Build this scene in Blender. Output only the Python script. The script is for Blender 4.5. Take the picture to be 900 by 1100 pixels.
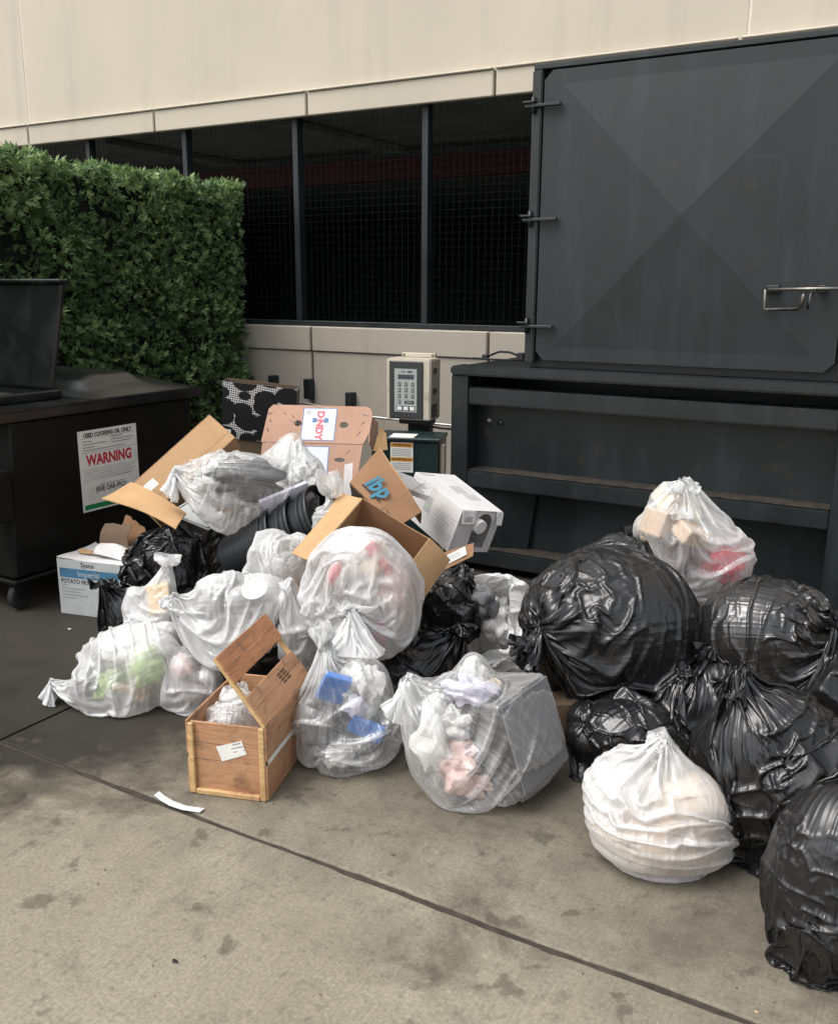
import bpy, bmesh, math, random, time
import numpy as np
from mathutils import Matrix, Vector, Euler

for _o in list(bpy.data.objects): bpy.data.objects.remove(_o)
SC = bpy.context.scene
COL = SC.collection
rad = math.radians

# ------------------------------------------------------------------ camera
CAM_YAW, CAM_PITCH, CAM_ROLL, CAM_H = rad(29.87), rad(13.66), rad(.29), 1.6
_cd = bpy.data.cameras.new('camera'); CAM = bpy.data.objects.new('camera', _cd); COL.objects.link(CAM)
_cd.sensor_fit = 'HORIZONTAL'; _cd.sensor_width = 36; _cd.lens = 994 / 900 * 36
_cd.clip_start = .05; _cd.clip_end = 500
_F = Vector((-math.sin(CAM_YAW) * math.cos(CAM_PITCH), math.cos(CAM_YAW) * math.cos(CAM_PITCH), -math.sin(CAM_PITCH)))
_R = Vector((math.cos(CAM_YAW), math.sin(CAM_YAW), 0)); _U = _R.cross(_F)
_r2 = _R * math.cos(CAM_ROLL) + _U * math.sin(CAM_ROLL); _u2 = _U * math.cos(CAM_ROLL) - _R * math.sin(CAM_ROLL)
CAM.matrix_world = Matrix(((_r2.x, _u2.x, -_F.x, 0), (_r2.y, _u2.y, -_F.y, 0), (_r2.z, _u2.z, -_F.z, CAM_H), (0, 0, 0, 1)))
SC.camera = CAM

# ------------------------------------------------------------------ overcast daylight
SUN_EL, SUN_AZ = rad(58), rad(215)          # azimuth clockwise from +Y: over the viewer's shoulder
W = bpy.data.worlds.new('World'); SC.world = W; W.use_nodes = True
_nt = W.node_tree; _bg = _nt.nodes['Background']
_sky = _nt.nodes.new('ShaderNodeTexSky'); _sky.sky_type = 'NISHITA'; _sky.sun_disc = False
_sky.sun_elevation = SUN_EL; _sky.sun_rotation = SUN_AZ; _sky.air_density = 1.0; _sky.dust_density = 4.0; _sky.ozone_density = 1.0
_hs = _nt.nodes.new('ShaderNodeHueSaturation'); _hs.inputs['Saturation'].default_value = .2
_nt.links.new(_sky.outputs[0], _hs.inputs['Color']); _nt.links.new(_hs.outputs[0], _bg.inputs['Color'])
_bg.inputs['Strength'].default_value = .145
_sd = bpy.data.lights.new('sun', 'SUN'); SUN = bpy.data.objects.new('sun', _sd); COL.objects.link(SUN)
_sd.energy = .8; _sd.angle = rad(35); _sd.color = (1, .97, .93)
_dir = Vector((math.sin(SUN_AZ) * math.cos(SUN_EL), math.cos(SUN_AZ) * math.cos(SUN_EL), math.sin(SUN_EL)))
SUN.rotation_euler = _dir.to_track_quat('Z', 'Y').to_euler(); SUN.location = (0, 0, 12)
SC.view_settings.view_transform = 'Standard'; SC.view_settings.look = 'None'
SC.view_settings.exposure = 0.85; SC.view_settings.gamma = 1.0; SC.view_settings.use_curve_mapping = False
SC.render.engine = 'CYCLES'
SC.cycles.use_denoising = True
SC.cycles.max_bounces = 7; SC.cycles.diffuse_bounces = 4; SC.cycles.glossy_bounces = 3; SC.cycles.transmission_bounces = 4
SC.cycles.transparent_max_bounces = 24

# ------------------------------------------------------------------ helpers: objects
def put(name, me, mat=None, parent=None, loc=None, smooth=False):
    o = bpy.data.objects.new(name, me); COL.objects.link(o)
    if mat is not None and not len(me.materials):
        me.materials.append(mat)
    if parent is not None: o.parent = parent
    if loc is not None: o.location = loc
    if smooth: me.polygons.foreach_set('use_smooth', [True] * len(me.polygons))
    return o

def thing(name, label, cat, loc=(0, 0, 0), rot=None, group=None):
    o = bpy.data.objects.new(name, None); COL.objects.link(o); o.empty_display_size = .05
    o.location = loc
    if rot is not None: o.rotation_euler = Matrix(rot).to_euler() if not isinstance(rot, (tuple, Euler)) else rot
    return tag(o, label, cat, group)

def tag(o, label=None, cat=None, group=None, kind=None):
    if label: o['label'] = label
    if cat: o['category'] = cat
    if group: o['group'] = group
    if kind: o['kind'] = kind
    return o

def pyd(name, v, f):
    me = bpy.data.meshes.new(name); me.from_pydata([tuple(map(float, p)) for p in v], [], f); me.update(); return me

def bevelled(me, w, seg=1):
    bm = bmesh.new(); bm.from_mesh(me)
    bmesh.ops.bevel(bm, geom=list(bm.edges), offset=w, segments=seg, affect='EDGES', clamp_overlap=True)
    bmesh.ops.recalc_face_normals(bm, faces=bm.faces); bm.to_mesh(me); bm.free(); return me

CUBE_F = [(0, 3, 2, 1), (4, 5, 6, 7), (0, 1, 5, 4), (1, 2, 6, 5), (2, 3, 7, 6), (3, 0, 4, 7)]
def box(name, lo, hi, mat, parent=None, bev=.004, seg=1):
    x0, y0, z0 = lo; x1, y1, z1 = hi
    me = pyd(name, [(x0, y0, z0), (x1, y0, z0), (x1, y1, z0), (x0, y1, z0), (x0, y0, z1), (x1, y0, z1), (x1, y1, z1), (x0, y1, z1)], CUBE_F)
    if bev: bevelled(me, bev, seg)
    return put(name, me, mat, parent)

def hexa(name, pts, mat, parent=None, bev=.003):
    """eight corners: four below (counter-clockwise), four above"""
    me = pyd(name, pts, CUBE_F)
    if bev: bevelled(me, bev)
    return put(name, me, mat, parent)

def tube(name, pts, r, mat, parent=None, n=8, closed=False):
    pts = [Vector(p) for p in pts]; v = []; f = []
    up = Vector((0, 0, 1)); k = len(pts)
    for i, p in enumerate(pts):
        t = (pts[min(i + 1, k - 1)] - pts[max(i - 1, 0)]).normalized()
        a = t.cross(up if abs(t.z) < .9 else Vector((1, 0, 0))).normalized(); b = t.cross(a)
        rr = r[i] if isinstance(r, (list, tuple)) else r
        for j in range(n):
            c = 2 * math.pi * j / n; v.append(p + a * (math.cos(c) * rr) + b * (math.sin(c) * rr))
    for i in range(k - 1):
        for j in range(n):
            f.append((i * n + j, i * n + (j + 1) % n, (i + 1) * n + (j + 1) % n, (i + 1) * n + j))
    f.append(tuple(range(n))[::-1]); f.append(tuple((k - 1) * n + j for j in range(n)))
    me = pyd(name, v, f); o = put(name, me, mat, parent)
    for p in me.polygons: p.use_smooth = len(p.vertices) == 4
    return o

def lathe(name, prof, mat, parent=None, n=32, smooth=True, axis=None, loc=None):
    """profile of (radius, height) turned round z"""
    v = []; f = []
    for r_, z in prof:
        for j in range(n):
            c = 2 * math.pi * j / n; v.append((r_ * math.cos(c), r_ * math.sin(c), z))
    for i in range(len(prof) - 1):
        for j in range(n):
            f.append((i * n + j, i * n + (j + 1) % n, (i + 1) * n + (j + 1) % n, (i + 1) * n + j))
    me = pyd(name, v, f); o = put(name, me, mat, parent)
    if smooth:
        me.polygons.foreach_set('use_smooth', [True] * len(me.polygons))
        me.set_sharp_from_angle(angle=rad(35))
    if axis is not None: o.rotation_euler = Vector(axis).to_track_quat('Z', 'Y').to_euler()
    if loc is not None: o.location = loc
    return o

def sheet(name, c, th, mat, parent=None, nx=8, ny=8, warp=.004, curl=0, seed=0, ragged=0, holes=None):
    """board between four corners (a,b along one side, then d,c): grid with a slight warp, thickness and edges"""
    a, b, d, e = [np.array(p, float) for p in c]          # corners in order round the board
    rng = np.random.default_rng(seed); u = np.linspace(0, 1, nx + 1); w = np.linspace(0, 1, ny + 1)
    U, V = np.meshgrid(u, w, indexing='ij')
    if ragged:
        V = V.copy(); V[:, -1] += rng.normal(0, ragged, nx + 1); U = U.copy(); U[-1] += rng.normal(0, ragged, ny + 1)
    P = a + (b - a) * U[..., None] + (e - a) * V[..., None] + (a - b + d - e) * (U * V)[..., None]
    n = np.cross(b - a, e - a); n /= np.linalg.norm(n)
    k = rng.uniform(2, 6, 4); q = rng.uniform(0, 6, 2)
    off = warp * (np.sin(k[0] * U + k[1] * V + q[0]) + np.sin(k[2] * U - k[3] * V + q[1])) + curl * 4 * (U - .5) ** 2
    P = P + n * off[..., None]
    Q = P - n * th
    N1, N2 = nx + 1, ny + 1
    v = np.concatenate([P.reshape(-1, 3), Q.reshape(-1, 3)]); o_ = N1 * N2; f = []
    idx = lambda i, j: i * N2 + j
    for i in range(nx):
        for j in range(ny):
            f.append((idx(i, j), idx(i + 1, j), idx(i + 1, j + 1), idx(i, j + 1)))
            f.append((o_ + idx(i, j + 1), o_ + idx(i + 1, j + 1), o_ + idx(i + 1, j), o_ + idx(i, j)))
    rim = [idx(i, 0) for i in range(nx)] + [idx(nx, j) for j in range(ny)] + [idx(i, ny) for i in range(nx, 0, -1)] + [idx(0, j) for j in range(ny, 0, -1)]
    for p, s in zip(rim, rim[1:] + rim[:1]): f.append((s, p, o_ + p, o_ + s))
    return put(name, pyd(name, v, f), mat, parent)

_FONTS = {}
def lettering(text, mat, parent, loc, rot, size, name='lettering', bold=0., align='CENTER', sx=1., shear=0., depth=.0004, spacing=1.):
    """flat printed letters: a text curve turned into a thin mesh. rot: 3x3 whose columns are reading direction, up, out"""
    cu = bpy.data.curves.new('t', 'FONT'); cu.body = text; cu.size = size; cu.align_x = align; cu.align_y = 'CENTER'
    cu.offset = bold * size; cu.extrude = depth; cu.shear = shear; cu.resolution_u = 2; cu.space_character = spacing
    t = bpy.data.objects.new('t', cu); COL.objects.link(t); bpy.context.view_layer.update()
    me = bpy.data.meshes.new_from_object(t.evaluated_get(bpy.context.evaluated_depsgraph_get()))
    bpy.data.objects.remove(t); bpy.data.curves.remove(cu)
    me.name = name; me.materials.clear()
    o = put(name, me, mat, parent)
    M3 = Matrix(rot).to_4x4() @ Matrix.Diagonal((sx, 1, 1, 1)); M3.translation = Vector(loc); o.matrix_local = M3
    return o

def cols(x, y):
    x = Vector(x).normalized(); y = Vector(y); y = (y - x * y.dot(x)).normalized(); z = x.cross(y)
    return Matrix(((x.x, y.x, z.x), (x.y, y.y, z.y), (x.z, y.z, z.z)))

# ------------------------------------------------------------------ helpers: materials
def nd(nt, t, ins=None, **props):
    n = nt.nodes.new('ShaderNode' + t)
    for k, v in props.items(): setattr(n, k, v)
    for k, v in (ins or {}).items():
        s = n.inputs[k]
        if isinstance(v, bpy.types.NodeSocket): nt.links.new(v, s)
        else: s.default_value = (*v, 1) if isinstance(v, (tuple, list)) and len(v) == 3 and s.type == 'RGBA' else v
    return n

def ramp(nt, fac, stops, interp='LINEAR'):
    n = nt.nodes.new('ShaderNodeValToRGB'); n.color_ramp.interpolation = interp
    e = n.color_ramp.elements
    while len(e) < len(stops): e.new(.5)
    for i, (p, c) in enumerate(stops):
        e[i].position = p; e[i].color = (c, c, c, 1) if not isinstance(c, (tuple, list)) else (*c, 1)
    nt.links.new(fac, n.inputs[0]); return n.outputs[0]

def mixc(nt, f, a, b, mode='MIX'):
    n = nt.nodes.new('ShaderNodeMix'); n.data_type = 'RGBA'; n.blend_type = mode
    for s, v in ((n.inputs[0], f), (n.inputs[6], a), (n.inputs[7], b)):
        if isinstance(v, bpy.types.NodeSocket): nt.links.new(v, s)
        else: s.default_value = (*v, 1) if isinstance(v, (tuple, list)) else v
    return n.outputs[2]

def math_(nt, op, a, b=0., clamp=False):
    n = nt.nodes.new('ShaderNodeMath'); n.operation = op; n.use_clamp = clamp
    for s, v in ((n.inputs[0], a), (n.inputs[1], b)):
        if isinstance(v, bpy.types.NodeSocket): nt.links.new(v, s)
        else: s.default_value = v
    return n.outputs[0]

def new_mat(name):
    m = bpy.data.materials.new(name); m.use_nodes = True
    return m, m.node_tree, m.node_tree.nodes['Principled BSDF']

def coords(nt, scale=(1, 1, 1), kind='Object', rot=(0, 0, 0)):
    t = nd(nt, 'TexCoord')
    return nd(nt, 'Mapping', {'Vector': t.outputs[kind], 'Scale': scale, 'Rotation': rot}).outputs[0]

def noise(nt, vec, scale, detail=4, rough=.55, dist=0.):
    return nd(nt, 'TexNoise', {'Vector': vec, 'Scale': scale, 'Detail': detail, 'Roughness': rough, 'Distortion': dist}).outputs['Fac']

def plain(name, col, rough=.6, var=.15, scale=6., bump=.0, bscale=60., metal=0., dirt=None, spec=.5, dscale=2.5, dstops=(.5, .7)):
    """painted or printed surface: base colour, gentle mottling, optional dirt with its own blotchy shape, fine relief"""
    m, nt, b = new_mat(name)
    v = coords(nt)
    n1 = noise(nt, v, scale, 5)
    lo = tuple(c * (1 - var) for c in col); hi = tuple(min(1, c * (1 + var)) for c in col)
    c = ramp(nt, n1, [(.3, lo), (.7, hi)])
    if dirt is not None:
        n2 = noise(nt, v, dscale, 6, .65)
        c = mixc(nt, ramp(nt, n2, [(dstops[0], 0.), (dstops[1], 1.)]), c, dirt)
    nt.links.new(c, b.inputs['Base Color'])
    b.inputs['Roughness'].default_value = rough; b.inputs['Metallic'].default_value = metal
    b.inputs['Specular IOR Level'].default_value = spec
    if bump:
        nb = noise(nt, v, bscale, 4)
        bp = nd(nt, 'Bump', {'Height': nb, 'Strength': bump, 'Distance': .01}); nt.links.new(bp.outputs[0], b.inputs['Normal'])
    return m

def creases(nt):
    """sharp fold lines: some run from the base of the bag to its knot, some cross it at random"""
    def ridge(n, p):
        return math_(nt, 'POWER', math_(nt, 'SUBTRACT', 1., math_(nt, 'ABSOLUTE', math_(nt, 'SUBTRACT', math_(nt, 'MULTIPLY', n, 2.), 1.))), p)
    ob = coords(nt)
    r1 = ridge(noise(nt, coords(nt, (44, 1.5, 1), 'UV'), 1., 1, .5, .25), 7.)
    r2 = ridge(nd(nt, 'TexNoise', {'Vector': ob, 'Scale': 5.5, 'Detail': 1., 'Roughness': .5, 'Distortion': 1.3}).outputs['Fac'], 12.)
    r3 = ridge(nd(nt, 'TexNoise', {'Vector': ob, 'Scale': 21., 'Detail': 2., 'Roughness': .5, 'Distortion': 1.2}).outputs['Fac'], 10.)
    h = math_(nt, 'ADD', r1, math_(nt, 'ADD', math_(nt, 'MULTIPLY', r2, .7), math_(nt, 'MULTIPLY', r3, .06)))
    soft = noise(nt, ob, 8., 2, .45, .5)
    return h, math_(nt, 'ADD', h, math_(nt, 'MULTIPLY', soft, 1.2)), ob

def film_mat(name, col, face, edge, rough=.24, gloss=1.15, streak=.17, transl=.45, tint=(1, 1, 1), whiten=.10, loose=.0):
    """thin plastic film: see-through where it is faced squarely, milky where it turns away or is folded double"""
    m, nt, b = new_mat(name); nt.nodes.remove(b); out = nt.nodes['Material Output']
    lines, h, ob = creases(nt)
    N_ = nd(nt, 'Bump', {'Height': h, 'Strength': streak, 'Distance': .010}).outputs[0]
    lw = nd(nt, 'LayerWeight', {'Blend': .45, 'Normal': N_})
    op = nd(nt, 'MapRange', {'Value': lw.outputs['Facing'], 'From Min': .1, 'From Max': .95, 'To Min': face, 'To Max': edge}).outputs[0]
    op = math_(nt, 'ADD', op, math_(nt, 'MULTIPLY', lines, whiten), True)
    if loose:                                     # film clears where it clings to something and hazes where it hangs free
        gp = nd(nt, 'Attribute', attribute_name='gap').outputs['Fac']
        op = math_(nt, 'ADD', op, math_(nt, 'MULTIPLY', gp, loose), True)
    df = nd(nt, 'BsdfDiffuse', {'Color': col, 'Normal': N_}); tr = nd(nt, 'BsdfTranslucent', {'Color': col, 'Normal': N_})
    sc_ = nd(nt, 'MixShader', {0: transl, 1: df.outputs[0], 2: tr.outputs[0]})
    tp = nd(nt, 'BsdfTransparent', {'Color': tint})
    m1 = nd(nt, 'MixShader', {0: op, 1: tp.outputs[0], 2: sc_.outputs[0]})
    gl = nd(nt, 'BsdfGlossy', {'Color': (1, 1, 1), 'Roughness': rough, 'Normal': N_})
    fr = math_(nt, 'ADD', .05, math_(nt, 'MULTIPLY', math_(nt, 'POWER', lw.outputs['Facing'], 3.5), .45))
    m2 = nd(nt, 'MixShader', {0: math_(nt, 'MULTIPLY', fr, gloss, True), 1: m1.outputs[0], 2: gl.outputs[0]})
    nt.links.new(m2.outputs[0], out.inputs['Surface'])
    return m

def black_film(name, col=(.012, .012, .013), rough=.23, streak=.19, spec=.55):
    m, nt, b = new_mat(name)
    lines, h, ob = creases(nt)
    bp = nd(nt, 'Bump', {'Height': h, 'Strength': streak, 'Distance': .010}); nt.links.new(bp.outputs[0], b.inputs['Normal'])
    b.inputs['Base Color'].default_value = (*col, 1)
    nt.links.new(ramp(nt, noise(nt, ob, 5., 3), [(.35, rough * .8), (.7, rough * 1.5)]), b.inputs['Roughness'])
    b.inputs['Specular IOR Level'].default_value = spec
    return m
# ------------------------------------------------------------------ materials
def concrete_mat():
    m, nt, b = new_mat('concrete'); v = coords(nt)
    sep = nd(nt, 'SeparateXYZ', {'Vector': v}); X, Y_ = sep.outputs[0], sep.outputs[1]
    big = noise(nt, v, 1.7, 6, .62); mid = noise(nt, v, 5.5, 6, .65); fine = noise(nt, v, 90., 5, .7); grit = noise(nt, v, 420., 2)
    c = ramp(nt, big, [(.3, (.222, .196, .142)), (.5, (.288, .258, .192)), (.72, (.352, .320, .244))])
    c = mixc(nt, ramp(nt, fine, [(.35, .55), (.62, 0.)]), c, (.12, .108, .088))
    c = mixc(nt, ramp(nt, grit, [(.62, 0.), (.72, .5)]), c, (.42, .40, .35))
    # broom finish: fine drag lines
    br = nd(nt, 'TexNoise', {'Vector': coords(nt, (230, 7, 1), rot=(0, 0, rad(4))), 'Scale': 1., 'Detail': 3.}).outputs['Fac']
    c = mixc(nt, ramp(nt, br, [(.34, .26), (.52, 0.)]), c, (.13, .118, .096))
    # old oil blotches and drips, each with its own ragged outline
    bl = noise(nt, v, 1.9, 8, .72, .5)
    c = mixc(nt, ramp(nt, bl, [(.52, 0.), (.64, .72)]), c, (.105, .090, .068))
    pt_ = noise(nt, v, 22., 5, .7)
    c = mixc(nt, ramp(nt, pt_, [(.56, 0.), (.66, .35)]), c, (.10, .088, .068))
    lt = nd(nt, 'TexVoronoi', {'Vector': v, 'Scale': 55., 'Randomness': 1.}).outputs['Distance']
    c = mixc(nt, ramp(nt, lt, [(.05, .7), (.11, 0.)]), c, (.50, .47, .40))
    sp = noise(nt, v, 7.5, 5, .6, .2)
    c = mixc(nt, ramp(nt, sp, [(.60, 0.), (.66, .6)]), c, (.070, .060, .046))
    # grease spilled round the oil bin, thinning out under the rubbish
    g = math_(nt, 'ADD', math_(nt, 'MULTIPLY', X, -1.05), math_(nt, 'MULTIPLY', Y_, 1.15))
    g = math_(nt, 'ADD', g, math_(nt, 'MULTIPLY', math_(nt, 'SUBTRACT', big, .5), 2.2))
    g = math_(nt, 'ADD', g, math_(nt, 'MULTIPLY', math_(nt, 'SUBTRACT', mid, .5), 1.3))
    gm = nd(nt, 'MapRange', {'Value': g, 'From Min': 4.2, 'From Max': 5.2, 'To Min': 0., 'To Max': 1.}).outputs[0]
    c = mixc(nt, math_(nt, 'MULTIPLY', gm, .93), c, (.009, .0085, .008))
    # trodden grime on the strip of paving where bags are left
    t = math_(nt, 'ADD', Y_, math_(nt, 'MULTIPLY', math_(nt, 'SUBTRACT', mid, .5), 1.5))
    tm = nd(nt, 'MapRange', {'Value': t, 'From Min': 1.55, 'From Max': 2.6, 'To Min': 0., 'To Max': .72}).outputs[0]
    c = mixc(nt, tm, c, (.062, .056, .047))
    nt.links.new(c, b.inputs['Base Color'])
    nt.links.new(nd(nt, 'MapRange', {'Value': gm, 'To Min': .82, 'To Max': .6}).outputs[0], b.inputs['Roughness'])
    nt.links.new(nd(nt, 'MapRange', {'Value': gm, 'To Min': .25, 'To Max': .06}).outputs[0], b.inputs['Specular IOR Level'])
    h = math_(nt, 'ADD', math_(nt, 'MULTIPLY', br, .5), math_(nt, 'ADD', math_(nt, 'MULTIPLY', fine, .6), math_(nt, 'MULTIPLY', grit, .25)))
    bp = nd(nt, 'Bump', {'Height': h, 'Strength': .45, 'Distance': .004}); nt.links.new(bp.outputs[0], b.inputs['Normal'])
    return m

def wall_mat(name, col, streak=.5):
    m, nt, b = new_mat(name); v = coords(nt)
    n1 = noise(nt, v, .9, 5, .6); n2 = noise(nt, v, 160., 3, .6)
    c = ramp(nt, n1, [(.3, tuple(k * .93 for k in col)), (.7, tuple(min(1, k * 1.05) for k in col))])
    st = noise(nt, coords(nt, (3.2, 3.2, .22)), 1., 5, .6)                       # rain streaks running down
    c = mixc(nt, ramp(nt, st, [(.52, 0.), (.72, streak)]), c, tuple(k * .74 for k in col))
    c = mixc(nt, ramp(nt, n2, [(.3, .3), (.5, 0.)]), c, tuple(k * .8 for k in col))
    nt.links.new(c, b.inputs['Base Color']); b.inputs['Roughness'].default_value = .88
    bp = nd(nt, 'Bump', {'Height': n2, 'Strength': .25, 'Distance': .004}); nt.links.new(bp.outputs[0], b.inputs['Normal'])
    return m

def steel_mat(name, col, rust=.35, rough=.5):
    """dark enamel on steel: dull patches, run marks, small chips and rust"""
    m, nt, b = new_mat(name); v = coords(nt)
    n1 = noise(nt, v, 2.2, 6, .6); n2 = noise(nt, coords(nt, (11, 11, .9)), 1., 6, .65); n3 = noise(nt, v, 60., 4, .7); n4 = noise(nt, v, 9., 6, .7)
    c = ramp(nt, n1, [(.3, tuple(k * .78 for k in col)), (.7, tuple(k * 1.25 for k in col))])
    c = mixc(nt, ramp(nt, n2, [(.50, 0.), (.72, .6)]), c, tuple(k * 2.1 for k in col))
    c = mixc(nt, ramp(nt, n4, [(.60, 0.), (.72, rust)]), c, (.055, .034, .020))
    c = mixc(nt, ramp(nt, n3, [(.69, 0.), (.74, .8)]), c, tuple(k * 4. for k in col))
    sc_ = noise(nt, coords(nt, (2.2, 2.2, 26), rot=(0, rad(22), 0)), 1., 7, .7)
    c = mixc(nt, ramp(nt, sc_, [(.66, 0.), (.71, .35)]), c, tuple(k * 3. for k in col))
    nt.links.new(c, b.inputs['Base Color'])
    nt.links.new(ramp(nt, n1, [(.3, rough * .8), (.7, rough * 1.25)]), b.inputs['Roughness'])
    bp = nd(nt, 'Bump', {'Height': math_(nt, 'ADD', n3, math_(nt, 'MULTIPLY', n1, .8)), 'Strength': .12, 'Distance': .004}); nt.links.new(bp.outputs[0], b.inputs['Normal'])
    return m

def card_mat(name, col, flute=(1, 0, 0), rough=.85, stain=.25):
    m, nt, b = new_mat(name); v = coords(nt)
    n1 = noise(nt, v, 5., 5, .6); n2 = noise(nt, v, 140., 4, .7)
    c = ramp(nt, n1, [(.3, tuple(k * .86 for k in col)), (.7, tuple(min(1, k * 1.08) for k in col))])
    c = mixc(nt, ramp(nt, n2, [(.3, .35), (.5, 0.)]), c, tuple(k * .72 for k in col))
    n3 = noise(nt, v, 3.1, 6, .65)
    c = mixc(nt, ramp(nt, n3, [(.56, 0.), (.74, stain)]), c, tuple(k * .5 for k in col))
    nt.links.new(c, b.inputs['Base Color']); b.inputs['Roughness'].default_value = rough
    w = nd(nt, 'TexNoise', {'Vector': coords(nt, tuple(200 if k else 6 for k in flute)), 'Scale': 1., 'Detail': 1.}).outputs['Fac']
    bp = nd(nt, 'Bump', {'Height': math_(nt, 'ADD', w, n1), 'Strength': .16, 'Distance': .003}); nt.links.new(bp.outputs[0], b.inputs['Normal'])
    return m

def wood_mat(name, col):
    m, nt, b = new_mat(name)
    g = noise(nt, coords(nt, (7, 7, 70)), 1., 6, .65, 1.2); g2 = noise(nt, coords(nt, (3, 3, 9)), 1., 5, .6); v = coords(nt)
    c = ramp(nt, g, [(.28, tuple(k * .62 for k in col)), (.5, col), (.72, tuple(min(1, k * 1.2) for k in col))])
    c = mixc(nt, ramp(nt, g2, [(.5, 0.), (.72, .6)]), c, (.30, .125, .05))
    c = mixc(nt, ramp(nt, noise(nt, v, 14., 6, .7), [(.52, 0.), (.68, .6)]), c, (.13, .065, .04))
    nt.links.new(c, b.inputs['Base Color']); b.inputs['Roughness'].default_value = .62
    bp = nd(nt, 'Bump', {'Height': g, 'Strength': .2, 'Distance': .002}); nt.links.new(bp.outputs[0], b.inputs['Normal'])
    return m

M_CONC = concrete_mat()
M_SOIL = plain('joint_dirt', (.045, .036, .026), .95, .4, 30, .4)
M_FAR = plain('far_paving', (.22, .205, .175), .9, .12, .6, .1)
M_WALL = wall_mat('precast_upper', (.54, .485, .395), .5)
M_FASC = wall_mat('precast_fascia', (.53, .475, .385), .4)
M_SILL = wall_mat('precast_sill', (.40, .36, .30), .6)
M_LOW = wall_mat('precast_low', (.37, .335, .28), .6)
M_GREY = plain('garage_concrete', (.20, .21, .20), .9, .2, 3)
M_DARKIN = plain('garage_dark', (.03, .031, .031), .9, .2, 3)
M_RED = plain('red_beam', (.065, .011, .011), .6, .2, 3)
M_FRAME = steel_mat('grille_frame', (.011, .015, .016), .1)
M_WIRE = plain('grille_wire', (.012, .015, .015), .8, .2, 40, spec=.1)
M_STEEL = steel_mat('compactor_steel', (.0112, .0152, .0152), .6, .38)
M_DOOR = steel_mat('compactor_door', (.0105, .0150, .0154), .25, .5)
M_BARE = plain('worn_steel', (.22, .21, .19), .38, .3, 30, metal=.9, dirt=(.08, .05, .03))
M_BINBLK = plain('bin_black', (.0035, .0035, .0035), .5, .5, 4, .1, 60, dirt=(.010, .009, .008), spec=.25)
M_LID = plain('lid_plastic', (.0085, .009, .0095), .22, .3, 5, .2, 120, dirt=(.018, .019, .020), dscale=5)
M_RUBBER = plain('rubber', (.012, .012, .012), .75, .3, 20, .2)
M_WHITE = plain('white_print', (.74, .74, .70), .5, .06, 9, dirt=(.42, .42, .38), dscale=7, dstops=(.58, .8))
M_INK = plain('black_ink', (.02, .02, .02), .6, .1)
M_GREYINK = plain('grey_ink', (.28, .28, .28), .6, .1)
M_PALEINK = plain('pale_ink', (.46, .46, .46), .6, .1)
M_REDINK = plain('red_ink', (.50, .012, .045), .5, .1)
M_PINKINK = plain('pink_ink', (.72, .10, .13), .5, .1)
M_GREENINK = plain('green_ink', (.01, .21, .07), .5, .1)
M_BLUEINK = plain('blue_ink', (.055, .16, .33), .5, .12)
M_TEAL = plain('teal_ink', (.03, .16, .24), .6, .15)
M_ORANGE = plain('orange_ink', (.62, .27, .02), .5, .1)
M_CARD = card_mat('cardboard_tan', (.40, .245, .125))
M_CARD2 = card_mat('cardboard_light', (.50, .31, .15))
M_CARD3 = card_mat('cardboard_brown', (.30, .165, .085))
M_CARDP = card_mat('cardboard_pink', (.44, .265, .185), stain=.15)
M_CARDD = card_mat('cardboard_dark', (.14, .095, .06))
M_WCARD = card_mat('white_carton', (.66, .64, .63), stain=.12)
M_GREYCARD = card_mat('grimy_white_carton', (.44, .455, .45), stain=.75)
M_WOOD = wood_mat('crate_wood', (.43, .235, .125))
M_WOOD2 = wood_mat('crate_batten', (.56, .37, .17))
M_WOODR = wood_mat('crate_lid_wood', (.42, .185, .085))
M_BEIGE = plain('beige_enamel', (.50, .45, .36), .45, .06, 5, dirt=(.28, .24, .18), dscale=6, dstops=(.6, .8))
M_GREENCAB = steel_mat('cabinet_green', (.008, .021, .021), .1, .4)
M_BEZEL = plain('keypad_bezel', (.035, .036, .038), .45, .1)
M_PADGREY = plain('keypad_face', (.33, .36, .34), .5, .06)
M_LCD = plain('display', (.06, .06, .08), .2, .1)
M_BLACKPL = plain('black_plastic', (.008, .009, .0105), .38, .25, 6, .15, 60)
M_ALU = plain('conduit', (.42, .42, .41), .4, .1, 20, metal=.8)
F_HALF = film_mat('film_half', (.93, .94, .94), .06, .38, whiten=.15, streak=.2, loose=.40)
F_THIN = film_mat('film_thin', (.90, .91, .92), .10, .50, whiten=.06)
F_CLEAR = film_mat('film_clear', (.91, .92, .92), .20, .75, loose=.25)
F_MILK = film_mat('film_milky', (.92, .92, .92), .38, .88, loose=.2)
F_CARRIER = film_mat('film_carrier', (.90, .90, .90), .80, .97, transl=.4, streak=.3, whiten=.1)
F_WHITE = film_mat('film_white', (.91, .90, .89), .50, .95, transl=.45, streak=.24, whiten=.12)
F_GREY = film_mat('film_smoke', (.030, .030, .031), .70, .95, rough=.21, gloss=1.4, transl=.3, tint=(.62, .6, .58), whiten=.15)
F_BLACK = black_film('film_black')
F_BLACK2 = black_film('film_black_matt', (.026, .026, .027), .25)
F_BLACK3 = black_film('film_black_taut', (.016, .016, .017), .24, .19)

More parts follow.
